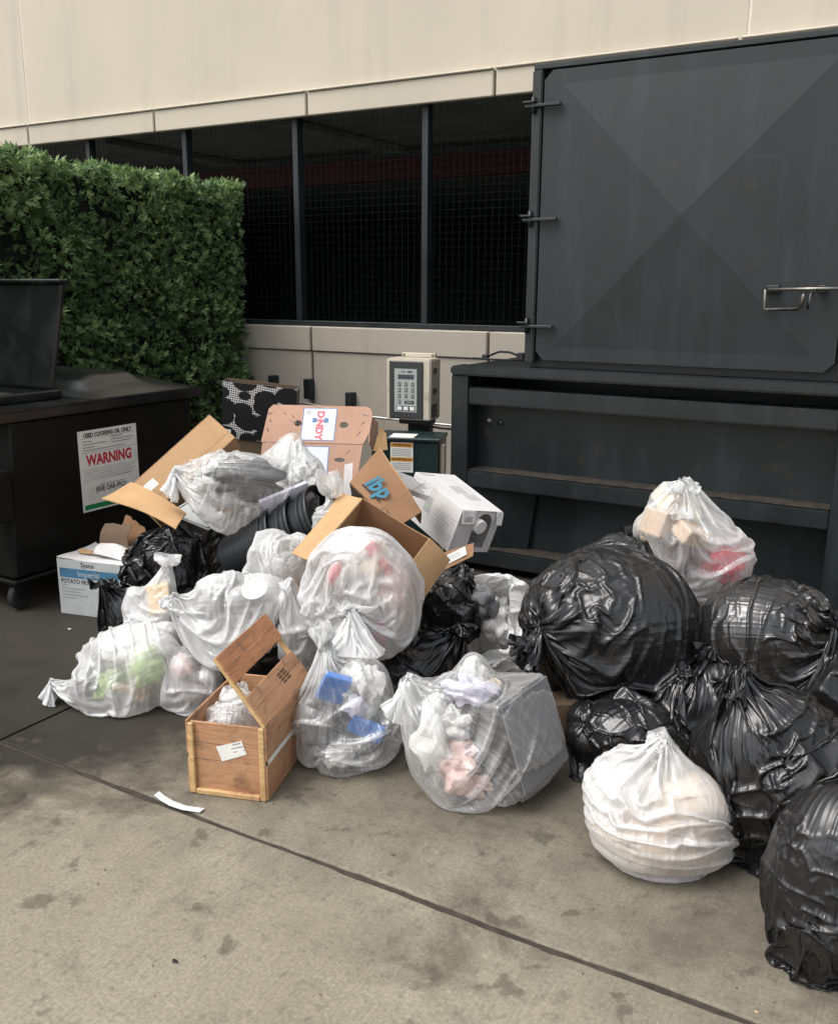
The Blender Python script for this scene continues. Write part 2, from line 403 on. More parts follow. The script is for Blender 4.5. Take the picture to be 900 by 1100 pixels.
# ------------------------------------------------------------------ ground: paving slabs with open joints
g = put('ground', pyd('ground', [(-150, -150, -.016), (150, -150, -.016), (150, 150, -.016), (-150, 150, -.016)], [(0, 1, 2, 3)]), M_FAR); tag(g, 'grey paving running out beyond the slabs', kind='structure')
pav = bpy.data.objects.new('pavement', None); COL.objects.link(pav); tag(pav, 'stained concrete paving slabs with open joints', kind='structure')
soil = put('joint_bed', pyd('joint_bed', [(-14.8, -6.1, -.0075), (9.1, -6.1, -.0075), (9.1, 6.45, -.0075), (-14.8, 6.45, -.0075)], [(0, 1, 2, 3)]), M_SOIL, pav)
XJ = [-14.8, -10.83, -6.83, -2.83, 1.17, 5.17, 9.1]; YJ = [-6.1, -2.1, 1.888, 6.45]
_rs = np.random.default_rng(5)
for i in range(6):
    for j in range(3):
        gx, gy = .008, .010
        x0, x1, y0, y1 = XJ[i] + gx, XJ[i + 1] - gx, YJ[j] + gy, YJ[j + 1] - gy
        # the slab edges are a little worn and crooked
        nX = 90 if (i in (2, 3) and j in (1, 2)) else 4
        vs = []; fs = []
        xs = np.linspace(x0, x1, nX + 1)
        k0 = (_rs.normal(0, .0016, nX + 1) + .004 * np.sin(np.arange(nX + 1) * .31 + i)) if nX > 4 else np.zeros(nX + 1); k1 = (_rs.normal(0, .0016, nX + 1) + .003 * np.sin(np.arange(nX + 1) * .23 + j)) if nX > 4 else np.zeros(nX + 1)
        for q, x in enumerate(xs):
            vs += [(x, y0 + k0[q], -.07), (x, y0 + k0[q], -.005), (x, y0 + k0[q] + .005 + abs(k1[q]) * .6, 0), (x, y1 + k1[q] - .005 - abs(k0[q]) * .6, 0), (x, y1 + k1[q], -.005), (x, y1 + k1[q], -.07)]
        for q in range(nX):
            for e in range(5): fs.append((q * 6 + e, (q + 1) * 6 + e, (q + 1) * 6 + e + 1, q * 6 + e + 1))
        fs.append(tuple(range(6))); fs.append(tuple(nX * 6 + e for e in range(5, -1, -1)))
        put('slab', pyd('slab', vs, fs), M_CONC, pav)

# ------------------------------------------------------------------ building: precast wall, grille, sill
bld = thing('building', 'beige precast concrete garage wall with a dark grilled opening', 'building', (0, 0, 0))
WX0, WX1, WY = -15.0, 7.1, 6.5
JX = [-11.56, -9.88, -8.19, -6.489, -4.80, -3.126, -1.43, .26, 1.95, 3.64, 5.33]
edges = [WX0] + JX + [WX1]
for a, b_ in zip([WX0, -8.19, -1.385], [-8.19, -1.385, WX1]):
    box('upper_wall_panel', (a + .006, WY + .03, 3.118), (b_ - .006, WY + .33, 7.5), M_WALL, bld, .006)
M_SEAL = plain('sealant', (.66, .60, .50), .7, .08, 8)
box('sealant_joint', (-1.394, WY + .034, 3.12), (-1.376, WY + .1, 7.5), M_SEAL, bld, 0)
box('sealant_joint', (-8.199, WY + .034, 3.12), (-8.181, WY + .1, 7.5), M_SEAL, bld, 0)
for a, b_ in zip(edges[:-1], edges[1:]):
    x0, x1 = a + .011, b_ - .011
    # fascia block with a sloped top lip
    hexa('fascia_panel', [(x0, WY, 2.945), (x1, WY, 2.945), (x1, WY + .055, 2.945), (x0, WY + .055, 2.945), (x0, WY - .0, 3.122), (x1, WY, 3.122), (x1, WY + .055, 3.1165), (x0, WY + .055, 3.1165)], M_FASC, bld, .007)
    box('fascia_lip', (x0, WY - .018, 3.1235), (x1, WY + .0295, 3.140), M_FASC, bld, .006)
    box('sill_panel', (x0, WY - .012, 1.066), (x1, WY + .30, 1.272), M_SILL, bld, .008)
    box('lower_wall_panel', (x0, WY + .004, -.05), (x1, WY + .30, 1.060), M_LOW, bld, .006)
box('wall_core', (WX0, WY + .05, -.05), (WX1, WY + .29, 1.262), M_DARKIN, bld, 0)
# grille
GY = WY + .10
PX = [-12.38, -11.15, -9.915, -8.68, -7.445, -6.21, -4.98, -3.738, -2.50, -1.265, -.03, 1.205, 2.44, 3.675, 4.91, 6.15]
for x in PX: box('grille_post', (x - .027, GY - .03, 1.318), (x + .027, GY + .05, 3.10), M_FRAME, bld, .004)
box('grille_rail', (WX0, GY - .035, 1.2755), (WX1, GY + .055, 1.316), M_FRAME, bld, .004)
def wire_grid(x0, x1, z0, z1, y, p=.056, t=.0009):
    v = []; f = []
    def bar(a, c):
        o = len(v)
        (ax, az), (cx, cz) = a, c
        if ax == cx:
            pts = [(ax - t, y - t, az), (ax + t, y - t, az), (ax + t, y + t, az), (ax - t, y + t, az)]; up = (0, 0, cz - az)
        else:
            pts = [(ax, y + t, az - t), (ax, y + 3 * t, az - t), (ax, y + 3 * t, az + t), (ax, y + t, az + t)]; up = (cx - ax, 0, 0)
        v.extend(pts); v.extend([(q[0] + up[0], q[1] + up[1], q[2] + up[2]) for q in pts])
        for k in range(4): f.append((o + k, o + (k + 1) % 4, o + 4 + (k + 1) % 4, o + 4 + k))
    x = x0 + p / 2
    while x < x1: bar((x, z0), (x, z1)); x += p
    z = z0 + p / 2
    while z < z1: bar((x0, z), (x1, z)); z += p
    return pyd('wire_mesh', v, f)
for a, b_ in zip(PX[:-1], PX[1:]):
    if b_ < -8 or a > 0: continue
    tag(put('wire_mesh', wire_grid(a + .034, b_ - .034, 1.318, 3.09, GY + .012), M_WIRE, bld), kind='stuff')
# garage behind the grille
IY = WY + .34
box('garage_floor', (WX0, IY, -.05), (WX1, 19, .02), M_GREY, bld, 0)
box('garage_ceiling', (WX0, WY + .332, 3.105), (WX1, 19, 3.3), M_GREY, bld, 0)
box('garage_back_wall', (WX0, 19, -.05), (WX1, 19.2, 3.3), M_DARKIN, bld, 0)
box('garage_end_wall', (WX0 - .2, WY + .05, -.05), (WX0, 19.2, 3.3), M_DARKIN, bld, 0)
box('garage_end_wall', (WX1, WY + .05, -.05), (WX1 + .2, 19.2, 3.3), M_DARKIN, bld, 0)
box('red_beam', (WX0, 9.3, 2.76), (WX1, 9.55, 3.0), M_RED, bld, .005)
for x in (-13, -10.6, -8.2, -5.8, -3.4, -1, 1.4):
    box('ceiling_rib', (x, IY + .4, 3.03), (x + .28, 9.28, 3.1), M_GREY, bld, .01)
for x in (-11.2,): box('garage_column', (x, 11, .02), (x + .5, 11.5, 3.1), M_GREY, bld, .02)
# roof edge behind so that the wall is no lone card
box('roof_slab', (WX0, WY + .34, 7.3), (WX1, 19.2, 7.45), M_GREY, bld, 0)
box('rear_wall', (WX0, 19.0, 3.31), (WX1, 19.2, 7.29), M_WALL, bld, 0)

# conduit and brackets fixed along the foot of the wall
cp = thing('conduit_pipe', 'thin grey metal conduit running along the wall behind the control box', 'pipe', (0, 0, 0))
tube('pipe', [(-5.6, 6.40, .665), (-4.786, 6.40, .625), (-4.12, 6.40, .557), (-3.43, 6.40, .545), (-2.6, 6.40, .545)], .011, M_ALU, cp)
for x, z, h in ((-5.197, .70, .14), (-4.812, .66, .17), (-4.381, .62, .12)):
    box('bracket', (x - .032, 6.425, z), (x + .032, 6.502, z + h), M_FRAME, cp, .004)

# ------------------------------------------------------------------ hedge
hx0, hx1, hy0, hy1, hz = -6.7, -5.40, 1.2, 6.40, 2.42
hedge = thing('hedge', 'tall clipped green evergreen hedge growing up to the beige wall', 'hedge', (hx1, hy0, 0))
def hedge_parts():
    rng = np.random.default_rng(17)
    # inner mass: dark twiggy core with an uneven surface
    me = bpy.data.meshes.new('twig_core'); bm = bmesh.new()
    bmesh.ops.create_cube(bm, size=1.); bmesh.ops.subdivide_edges(bm, edges=bm.edges[:], cuts=16, use_grid_fill=True)
    for v in bm.verts:
        p = v.co; n = p.normalized(); s = math.sin(p.x * 31 + p.y * 17) * math.sin(p.z * 27 + p.y * 23)
        v.co = Vector(((hx1 - hx0 - .3) * p.x, (hy1 - hy0 - .3) * p.y, (hz - .1) * p.z)) + n * (.05 * s) + Vector(((hx0 - hx1) / 2, (hy1 - hy0) / 2, hz / 2 - .02))
    bm.to_mesh(me); bm.free()
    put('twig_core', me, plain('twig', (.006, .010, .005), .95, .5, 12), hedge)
    for k in range(9):
        y = .3 + k * .57
        tube('stem', [(-.62, y, 0), (-.6 + .03 * math.sin(k), y + .02, .5), (-.63, y - .02, 1.2)], [.035, .03, .02], plain('bark', (.06, .045, .03), .9) if k == 0 else bpy.data.materials['bark'], hedge)
    # sprays of foliage: fans of pointed leaflets
    pts = []; nrm = []
    def add(n, fx):
        u = rng.random((n, 3)); P, N_ = fx(u); pts.append(P); nrm.append(N_)
    H, Ln, Wd = hz, hy1 - hy0, hx1 - hx0
    add(21000, lambda u: (np.stack([-.02 - .16 * u[:, 2] ** 1.6, u[:, 0] * Ln, .12 + u[:, 1] * (H - .1)], 1), np.tile([1., 0, .15], (len(u), 1))))
    add(6500, lambda u: (np.stack([-u[:, 1] * Wd, u[:, 0] * Ln, H - .13 * u[:, 2] ** 1.6], 1), np.tile([.1, 0, 1.], (len(u), 1))))
    add(2600, lambda u: (np.stack([-u[:, 1] * Wd, Ln - .02 - .14 * u[:, 2], .12 + u[:, 0] * (H - .1)], 1), np.tile([.1, 1., .15], (len(u), 1))))
    add(1500, lambda u: (np.stack([-u[:, 1] * Wd, .02 + .14 * u[:, 2], .12 + u[:, 0] * (H - .1)], 1), np.tile([0., -1., .15], (len(u), 1))))
    add(1800, lambda u: (np.stack([-Wd + .02 + .14 * u[:, 2], u[:, 0] * Ln, .12 + u[:, 1] * (H - .1)], 1), np.tile([-1., 0, .15], (len(u), 1))))
    P = np.concatenate(pts); N_ = np.concatenate(nrm)
    # lumpy clipped surface, with hollows
    def lump(P): return (np.sin(P[:, 1] * 5.1 + P[:, 2] * 2.3) + np.sin(P[:, 1] * 9.7 - P[:, 2] * 7.1 + 1) * .7 + np.sin(P[:, 2] * 11.3 + P[:, 1] * 3.7 + P[:, 0] * 8) * .6)
    lp = lump(P); P = P + N_ * (lp * .028)[:, None]
    hol = np.sin(P[:, 1] * 3.3 + 1.7) * np.sin(P[:, 2] * 4.1 + P[:, 1] * 1.3) + .35 * np.sin(P[:, 1] * 13 + P[:, 2] * 11)
    keep = (hol < .82) | (rng.random(len(P)) < .35); P, N_, lp = P[keep], N_[keep], lp[keep]
    n = len(P); K = 7
    ax = N_ + rng.normal(0, .55, (n, 3)) + np.array([0, 0, .25]); ax /= np.linalg.norm(ax, axis=1)[:, None]     # direction the spray points
    side = np.cross(ax, rng.normal(0, 1, (n, 3))); side /= np.linalg.norm(side, axis=1)[:, None]
    nn = np.cross(ax, side)
    size = rng.uniform(.034, .076, n)
    V = []; T = []
    topness = np.clip((P[:, 2] - (H - .35)) / .35, 0, 1)
    base_tone = np.clip(.42 + rng.normal(0, .19, n) + .22 * topness * rng.random(n) + .05 * lp, 0, 1)
    for k in range(K):
        ang = (k - (K - 1) / 2) / (K - 1) * 2.1 + rng.normal(0, .16, n)
        ln = size * (1 - .35 * np.abs(k - (K - 1) / 2) / (K / 2)) * rng.uniform(.8, 1.15, n); wd = ln * rng.uniform(.11, .18, n)
        dr = ax * np.cos(ang)[:, None] + side * np.sin(ang)[:, None] + nn * rng.normal(0, .22, n)[:, None]
        dr /= np.linalg.norm(dr, axis=1)[:, None]
        sd = np.cross(dr, nn); sd /= np.linalg.norm(sd, axis=1)[:, None] + 1e-9
        droop = nn * (rng.uniform(-.25, .25, n) * ln)[:, None]
        a = P; m = P + dr * (ln * .55)[:, None]; e = P + dr * ln[:, None] + droop
        V.append(np.stack([a, m + sd * wd[:, None], e, m - sd * wd[:, None]], 1)); T.append(np.repeat(np.clip(base_tone + rng.normal(0, .06, n), 0, 1)[:, None], 4, 1))
    V = np.concatenate(V).reshape(-1, 3); T = np.concatenate(T).reshape(-1)
    nf = len(V) // 4; me = bpy.data.meshes.new('foliage')
    me.vertices.add(len(V)); me.vertices.foreach_set('co', V.astype(np.float32).ravel())
    me.loops.add(nf * 4); me.loops.foreach_set('vertex_index', np.arange(nf * 4, dtype=np.int32))
    me.polygons.add(nf); me.polygons.foreach_set('loop_start', np.arange(nf, dtype=np.int32) * 4)
    at = me.attributes.new('tone', 'FLOAT', 'POINT'); at.data.foreach_set('value', T.astype(np.float32))
    me.update(calc_edges=True)
    m, nt, b = new_mat('hedge_leaf')
    tn = nd(nt, 'Attribute', attribute_name='tone').outputs['Fac']
    c = ramp(nt, tn, [(.05, (.050, .086, .042)), (.40, (.145, .235, .100)), (.66, (.235, .355, .145)), (.93, (.38, .50, .21))])
    nt.links.new(c, b.inputs['Base Color']); b.inputs['Roughness'].default_value = .48; b.inputs['Specular IOR Level'].default_value = .35
    tr = nd(nt, 'BsdfTranslucent', {'Color': c}); mx = nd(nt, 'MixShader', {0: .22, 1: b.outputs[0], 2: tr.outputs[0]})
    nt.links.new(mx.outputs[0], nt.nodes['Material Output'].inputs['Surface'])
    tag(put('foliage', me, m, hedge), kind='stuff')
hedge_parts()
# ------------------------------------------------------------------ compactor
cm = thing('trash_compactor', 'huge dark grey steel compactor with hinged door above ribbed hopper', 'compactor', (-2.44, 4.6, 0))
class Off:                                    # build in world numbers, store relative to the thing's origin
    def __init__(self, t): self.t = t; self.o = Vector(t.location)
    def box(self, name, lo, hi, mat, bev=.004, parent=None, seg=1):
        o = box(name, lo, hi, mat, None, bev, seg); o.parent = parent or self.t
        off = self.o if parent is None else self.o
        for v in o.data.vertices: v.co -= off
        return o
    def hexa(self, name, pts, mat, bev=.003, parent=None):
        o = hexa(name, pts, mat, None, bev); o.parent = parent or self.t
        for v in o.data.vertices: v.co -= self.o
        return o
    def tube(self, name, pts, r, mat, n=8, parent=None):
        o = tube(name, pts, r, mat, None, n); o.parent = parent or self.t
        for v in o.data.vertices: v.co -= self.o
        return o
c = Off(cm)
M_GRIME = plain('ledge_grime', (.034, .026, .018), .95, .5, 40, .6, 90, dirt=(.012, .010, .008), dscale=14, dstops=(.4, .6))
c.box('body', (-2.43, 4.745, .04), (-.24, 6.30, .985), M_STEEL, .004)
c.box('hopper_back', (-2.43, 5.25, .986), (-.24, 6.30, 1.150), M_STEEL, .004)
for xa, xb in ((-2.43, -2.335), (-.43, -.24)): c.box('hopper_cheek', (xa, 4.745, .986), (xb, 5.249, 1.150), M_STEEL, .004)
c.box('top_plate', (-2.437, 4.745, 1.152), (-.225, 6.30, 1.170), M_STEEL, .003)
c.box('top_rail', (-2.440, 4.585, 1.127), (-.222, 4.7435, 1.177), M_STEEL, .010, seg=2)
c.box('post', (-2.437, 4.60, 0), (-2.334, 4.7435, 1.125), M_STEEL, .004)
c.box('post', (-.430, 4.60, 0), (-.235, 4.7435, 1.125), M_STEEL, .004)
c.box('rail', (-2.332, 4.603, .968), (-.432, 4.7435, 1.062), M_STEEL, .008, seg=2)
c.box('rail', (-2.332, 4.597, .500), (-.432, 4.7435, .591), M_STEEL, .006, seg=2)
c.box('rail', (-2.332, 4.600, .050), (-.432, 4.7435, .140), M_STEEL, .006, seg=2)
for z in (.5925, .1415):
    c.box('grime_strip', (-2.330, 4.612, z), (-.434, 4.743, z + .006), M_GRIME, .002)
c.hexa('gusset_plate', [(-2.332, 4.612, .149), (-1.995, 4.715, .149), (-1.995, 4.735, .149), (-2.332, 4.640, .149), (-2.332, 4.612, .498), (-1.945, 4.715, .498), (-1.945, 4.735, .498), (-2.332, 4.640, .498)], M_STEEL, .002)
for x, z, m in ((-2.268, .862, M_BARE), (-2.194, .857, M_STEEL)):
    o = lathe('bolt', [(0, -.008), (.017, -.008), (.019, 0), (.012, .006), (0, .008)], m, cm, 12, axis=(0, -1, 0)); o.location = Vector((x, 4.738, z)) - c.o
# upper chamber and door
c.box('chamber', (-2.045, 4.765, 1.1725), (-.33, 6.30, 2.690), M_STEEL, .006)
c.box('door_frame_top', (-2.045, 4.712, 2.676), (-.33, 4.763, 2.704), M_STEEL, .004)
c.box('hinge_post', (-2.046, 4.700, 1.205), (-1.992, 4.763, 2.674), M_STEEL, .006, seg=2)
c.box('door_stop', (-.478, 4.716, 1.205), (-.33, 4.763, 2.674), M_STEEL, .004)
dx0, dx1, dz0, dz1, ch = -1.984, -.490, 1.222, 2.668, .045
def door_mesh():
    ring = [(dx0 + ch, dz0), (dx1 - ch, dz0), (dx1, dz0 + ch), (dx1, dz1 - ch * .3), (dx1 - ch * .3, dz1), (dx0 + ch, dz1), (dx0, dz1 - ch), (dx0, dz0 + ch)]
    v = []; n = len(ring)
    for x, z in ring: v.append((x, 4.712, z))
    inn = [(dx0 + .10, dz0 + .07), (dx1 - .10, dz0 + .07), (dx1 - .10, dz1 - .07), (dx0 + .10, dz1 - .07)]
    k0 = len(v)
    for x, z in inn: v.append((x, 4.7115, z))
    kc = len(v); v.append(((dx0 + dx1) / 2, 4.668, (dz0 + dz1) / 2))
    kb = len(v)
    for x, z in ring: v.append((x, 4.760, z))
    f = [(k0, k0 + 1, kc), (k0 + 1, k0 + 2, kc), (k0 + 2, k0 + 3, kc), (k0 + 3, k0, kc),
         (0, 1, k0 + 1, k0), (1, 2, k0 + 1), (2, 3, k0 + 2, k0 + 1), (3, 4, k0 + 2), (4, 5, k0 + 3, k0 + 2), (5, 6, k0 + 3), (6, 7, k0, k0 + 3), (7, 0, k0)]
    for i in range(n): f.append(((i + 1) % n, i, kb + i, kb + (i + 1) % n))
    f.append(tuple(kb + i for i in range(n - 1, -1, -1)))
    me = pyd('door', [tuple(Vector(p) - c.o) for p in v], f)
    bm = bmesh.new(); bm.from_mesh(me); bmesh.ops.recalc_face_normals(bm, faces=bm.faces); bm.to_mesh(me); bm.free()
    return me
dr = put('door', door_mesh(), M_DOOR, cm)
tag(dr, 'cross-creased steel door')
for z in (2.500, 1.945, 1.397):
    h = c.box('hinge', (-2.072, 4.672, z - .006), (-1.880, 4.699, z + .010), M_STEEL, .003)
    c.box('hinge_lug', (-2.082, 4.664, z + .016), (-2.018, 4.6985, z + .026), M_STEEL, .002, parent=h)
    c.tube('hinge_pin', [(-2.030, 4.683, z - .035), (-2.030, 4.683, z + .045)], .010, M_STEEL, parent=h)
la = c.tube('latch_bar', [(-.80, 4.640, 1.598), (-.40, 4.640, 1.607)], .008, M_BARE)
for x in (-.785, -.573): c.box('latch_block', (x - .032 if x < -.7 else x - .02, 4.655, 1.583), (x + .03 if x < -.7 else x + .02, 4.700, 1.618), M_STEEL, .004, parent=la)
c.tube('latch_handle', [(-.815, 4.655, 1.603), (-.815, 4.640, 1.590), (-.812, 4.640, 1.515), (-.806, 4.640, 1.507), (-.660, 4.640, 1.512), (-.652, 4.640, 1.52), (-.648, 4.640, 1.575), (-.640, 4.655, 1.588)], .0075, M_BARE, parent=la)
c.tube('latch_hook', [(-.625, 4.66, 1.515), (-.622, 4.64, 1.54), (-.612, 4.64, 1.575), (-.606, 4.66, 1.588)], .0065, M_BARE, parent=la)

cb = thing('loose_cable', 'black loop of cable lying on top of the compactor', 'cable', (-2.40, 5.19, 1.170))
tube('cable', [(-.13, .02, .006), (-.08, .01, .03), (-.02, 0, .052), (.05, .0, .050), (.10, .01, .03), (.12, .02, .008)], .007, M_RUBBER, cb)
tube('cable_tail', [(-.2, .0, .006), (-.06, -.03, .007), (.05, -.02, .006), (.16, .02, .007)], .005, M_RUBBER, cb)
box('plug', (.095, -.01, .002), (.14, .03, .05), M_RUBBER, cb, .005)
box('plug', (-.14, -.005, .002), (-.10, .025, .03), M_RUBBER, cb, .005)

# ------------------------------------------------------------------ used-oil bin
ob = thing('oil_bin', 'black steel used cooking oil bin with one lid propped open', 'dumpster', (-3.9, 2.8, 0))
c = Off(ob)
c.hexa('body', [(-3.915, 2.80, .175), (-3.915, 4.05, .175), (-5.16, 4.05, .175), (-5.16, 2.80, .175), (-3.90, 2.845, .962), (-3.90, 4.075, .962), (-5.18, 4.075, .962), (-5.18, 2.845, .962)], M_BINBLK, .012)
c.box('base_flange', (-5.175, 2.785, .150), (-3.898, 4.065, .173), M_BINBLK, .006)
c.box('lid_rim', (-5.23, 2.73, .9635), (-3.860, 4.150, 1.020), M_LID, .012, seg=2)
def lid_mesh():
    nx, ny = 40, 36; v = []; f = []
    X0, X1_, Y0, Y1_ = -5.20, -3.89, 3.345, 4.13
    for i in range(nx + 1):
        for j in range(ny + 1):
            u, w = i / nx, j / ny; x = X0 + (X1_ - X0) * u; y = Y0 + (Y1_ - Y0) * w
            d = min(u, 1 - u) * 1.31; e = min(w * 1.2, 1 - w) * .785
            h = .085 * min(1, d / .26) ** .75 * min(1, e / .30) ** .6
            if .16 < d and .10 < w < .62: h += .022 * min(1, (d - .16) / .02) * min(1, (w - .10) / .03, (.62 - w) / .03)
            if .30 < d and .30 < w < .42: h -= .018 * min(1, (d - .30) / .02) * min(1, (w - .30) / .02, (.42 - w) / .02)
            v.append(tuple(Vector((x, y, 1.0215 + h)) - c.o))
    for i in range(nx):
        for j in range(ny): a = i * (ny + 1) + j; f.append((a, a + ny + 1, a + ny + 2, a + 1))
    return pyd('lid_crown', v, f)
lc = put('lid_crown', lid_mesh(), M_LID, ob, smooth=True)
c.box('hatch_collar', (-4.105, 2.80, 1.0215), (-4.065, 3.30, 1.068), M_LID, .006)
c.box('hatch_collar', (-5.06, 2.80, 1.0215), (-5.02, 3.30, 1.068), M_LID, .006)
c.box('hatch_collar', (-5.018, 2.80, 1.0215), (-4.107, 2.84, 1.066), M_LID, .006)
c.box('hatch_collar', (-5.018, 3.262, 1.0215), (-4.107, 3.30, 1.066), M_LID, .006)
c.box('hatch_opening', (-5.016, 2.842, 1.0215), (-4.109, 3.260, 1.030), M_RUBBER, 0)
fl = c.hexa('open_lid', [(-4.085, 3.245, 1.072), (-4.085, 3.275, 1.072), (-5.10, 3.275, 1.072), (-5.10, 3.245, 1.072), (-3.985, 3.285, 1.612), (-3.985, 3.320, 1.612), (-5.2, 3.320, 1.612), (-5.2, 3.285, 1.612)], M_LID, .010)
c.box('lid_edge', (-5.21, 3.262, 1.6135), (-3.975, 3.328, 1.632), M_LID, .006, parent=fl)
c.box('fork_pocket', (-4.02, 2.66, .49), (-3.865, 2.80, .74), M_BINBLK, .006)
for y in (2.86, 3.92):
    for x in (-3.97, -5.05):
        w = lathe('caster', [(.020, -.022), (.058, -.022), (.070, -.016), (.072, 0), (.070, .016), (.058, .022), (.020, .022), (.020, -.022)], M_RUBBER, ob, 24, axis=(1, .15, 0)); w.location = Vector((x, y, .0735)) - c.o
        k = lathe('hub', [(0, -.026), (.018, -.026), (.018, .026), (0, .026)], M_STEEL, w, 12)
        c.hexa('caster_fork', [(x - .04, y - .03, .075), (x + .04, y - .03, .075), (x + .04, y + .03, .075), (x - .04, y + .03, .075), (x - .045, y - .05, .149), (x + .045, y - .05, .149), (x + .045, y + .05, .149), (x - .045, y + .05, .149)], M_BINBLK, .004)
# warning sticker on the bin's side
sg = box('warning_sticker', (0, 3.236, .430), (.0022, 3.637, .862), M_WHITE, ob, .0004)
sg.location = Vector((-3.9035, 0, 0)) - c.o; tag(sg, 'white sticker with red and black warning lettering')
# the side leans a touch, so the sticker follows it
sg.rotation_euler = (0, 0, 0)
RS = cols((0, 1, 0), (0, 0, 1)); SX = .0028
def on_sticker(text, u, v, size, mat, **k):
    return lettering(text, mat, sg, (SX, 3.236 + .401 * u, .862 - .432 * v), RS, size, **k)
def strip_on_sticker(u0, u1, v, h, mat, name='printed_line'):
    o = box(name, (.0023, 3.236 + .401 * u0, .862 - .432 * v - h / 2), (.0030, 3.236 + .401 * u1, .862 - .432 * v + h / 2), mat, sg, 0); return o
on_sticker('USED COOKING OIL ONLY', .5, .062, .031, M_INK, bold=.038, sx=.86)
for k, (a, b_) in enumerate(((.07, .22), (.07, .47), (.07, .26))): strip_on_sticker(a, b_, .135 + k * .036, .0050, M_GREYINK)
for k, (a, b_) in enumerate(((.54, .75), (.54, .93), (.54, .90))): strip_on_sticker(a, b_, .117 + k * .036, .0050, M_GREYINK)
strip_on_sticker(.07, .78, .243, .0050, M_GREYINK)
strip_on_sticker(.04, .96, .098, .0012, M_INK); strip_on_sticker(.04, .96, .272, .0012, M_INK)
on_sticker('WARNING', .5, .375, .080, M_REDINK, bold=.035, sx=.80)
for k, e in enumerate((.95, .93, .95, .90, .55)): strip_on_sticker(.05, e, .487 + k * .031, .0038, M_PALEINK)
strip_on_sticker(.57, .86, .611, .0045, M_GREYINK)
strip_on_sticker(.30, .72, .690, .0042, M_GREYINK)
on_sticker('(858) DAR-PRO1', .5, .745, .042, M_INK, bold=.012, sx=.72)
for k in range(4): strip_on_sticker(.45 + .09 * k, .485 + .09 * k, .792, .0060, M_PALEINK)
strip_on_sticker(.03, .97, .945, .026, M_GREENINK, 'green_band')

# ------------------------------------------------------------------ green power cabinet and keypad box
RC = Matrix.Rotation(rad(18.7), 3, 'Z')
pc = thing('power_cabinet', 'dark green steel cabinet with orange warning label beside the compactor', 'cabinet', (-2.834, 4.813, 0), RC)
box('housing', (-.205, -.132, 0), (.205, .139, .706), M_GREENCAB, pc, .004)
box('lid', (-.2135, -.145, .7075), (.2135, .145, .7285), M_GREENCAB, pc, .004)
box('top_sticker', (-.10, -.13, .729), (.05, .02, .7302), M_WHITE, pc, 0)
lb = box('warning_label', (-.088, -.1345, .52), (.050, -.1325, .700), M_WHITE, pc, 0)
for z in (.672, .586): box('label_band', (-.086, -.1352, z), (.048, -.1346, z + .024), M_ORANGE, lb, 0)
RF = cols((1, 0, 0), (0, 0, 1))
lettering('WARNING', M_INK, lb, (-.019, -.1356, .684), RF, .022, bold=.02); lettering('ADVERTENCIA', M_INK, lb, (-.019, -.1356, .598), RF, .018, bold=.02)
for z in (.660, .650, .640, .630, .620): box('printed_line', (-.078, -.1352, z - .002), (.040, -.1346, z + .002), M_GREYINK, lb, 0)
for z in (.574, .562, .550, .538): box('printed_line', (-.078, -.1352, z - .002), (.040, -.1346, z + .002), M_GREYINK, lb, 0)
ch_ = box('side_channel', (.2065, -.10, .0), (.235, -.07, .69), M_BEIGE, pc, .003)

RK = Matrix.Rotation(rad(8), 3, 'Z')
kb = thing('keypad_box', 'beige keypad control box with black bezel on a dark post', 'control box', (-2.931, 5.025, 0), RK)
box('post', (-.075, .09, 0), (.075, .16, 1.16), M_FRAME, kb, .004)
box('post_bracket', (-.09, -.02, .760), (.12, .085, .792), M_FRAME, kb, .004)
hs = box('housing', (-.148, -.0855, .797), (.148, .0855, 1.172), M_BEIGE, kb, .008, 2)
box('housing_flange', (-.105, .06, 1.1735), (.12, .088, 1.200), M_BEIGE, hs, .003)
for x in (-.09, .105): o = lathe('screw', [(.009, 0), (.007, .004), (0, .005)], M_BARE, hs, 10, axis=(0, -1, 0)); o.location = (x, .0598, 1.187)
bz = box('bezel', (-.124, -.0945, .806), (.100, -.0860, 1.158), M_BEZEL, kb, .004)
kp = box('keypad', (-.088, -.0965, .845), (.062, -.0948, 1.112), M_PADGREY, kb, .001)
box('display', (-.063, -.0985, 1.050), (.043, -.0967, 1.078), M_LCD, kp, .001)
box('printed_line', (-.045, -.0972, 1.092), (-.012, -.0966, 1.096), M_INK, kp, 0); box('printed_line', (.0, -.0972, 1.090), (.03, -.0966, 1.099), M_INK, kp, 0)
for r_ in range(3):
    for k in range(3):
        x = -.054 + .044 * k; z = 1.018 - .036 * r_
        b1 = box('key', (x - .009, -.0990, z - .012), (x + .009, -.0967, z + .012), M_BEZEL, kp, .002)
        box('key_cap', (x - .0045, -.0998, z - .007), (x + .0045, -.0992, z + .007), M_PADGREY, b1, 0)
b1 = box('key', (-.063, -.0990, .898), (-.045, -.0967, .922), M_BEZEL, kp, .002); box('key_cap', (-.0585, -.0998, .903), (-.0495, -.0992, .917), M_PADGREY, b1, 0)
b1 = box('enter_key', (-.019, -.0990, .899), (.043, -.0967, .918), M_BEZEL, kp, .002); box('key_cap', (-.008, -.0998, .906), (.032, -.0992, .911), M_PADGREY, b1, 0)
box('button_strip', (-.073, -.0985, .853), (.051, -.0967, .883), M_BEZEL, kp, .001)
for k in range(3): box('button', (-.068 + .042 * k, -.1005, .857), (-.037 + .042 * k, -.0987, .879), M_WHITE, kp, .002)
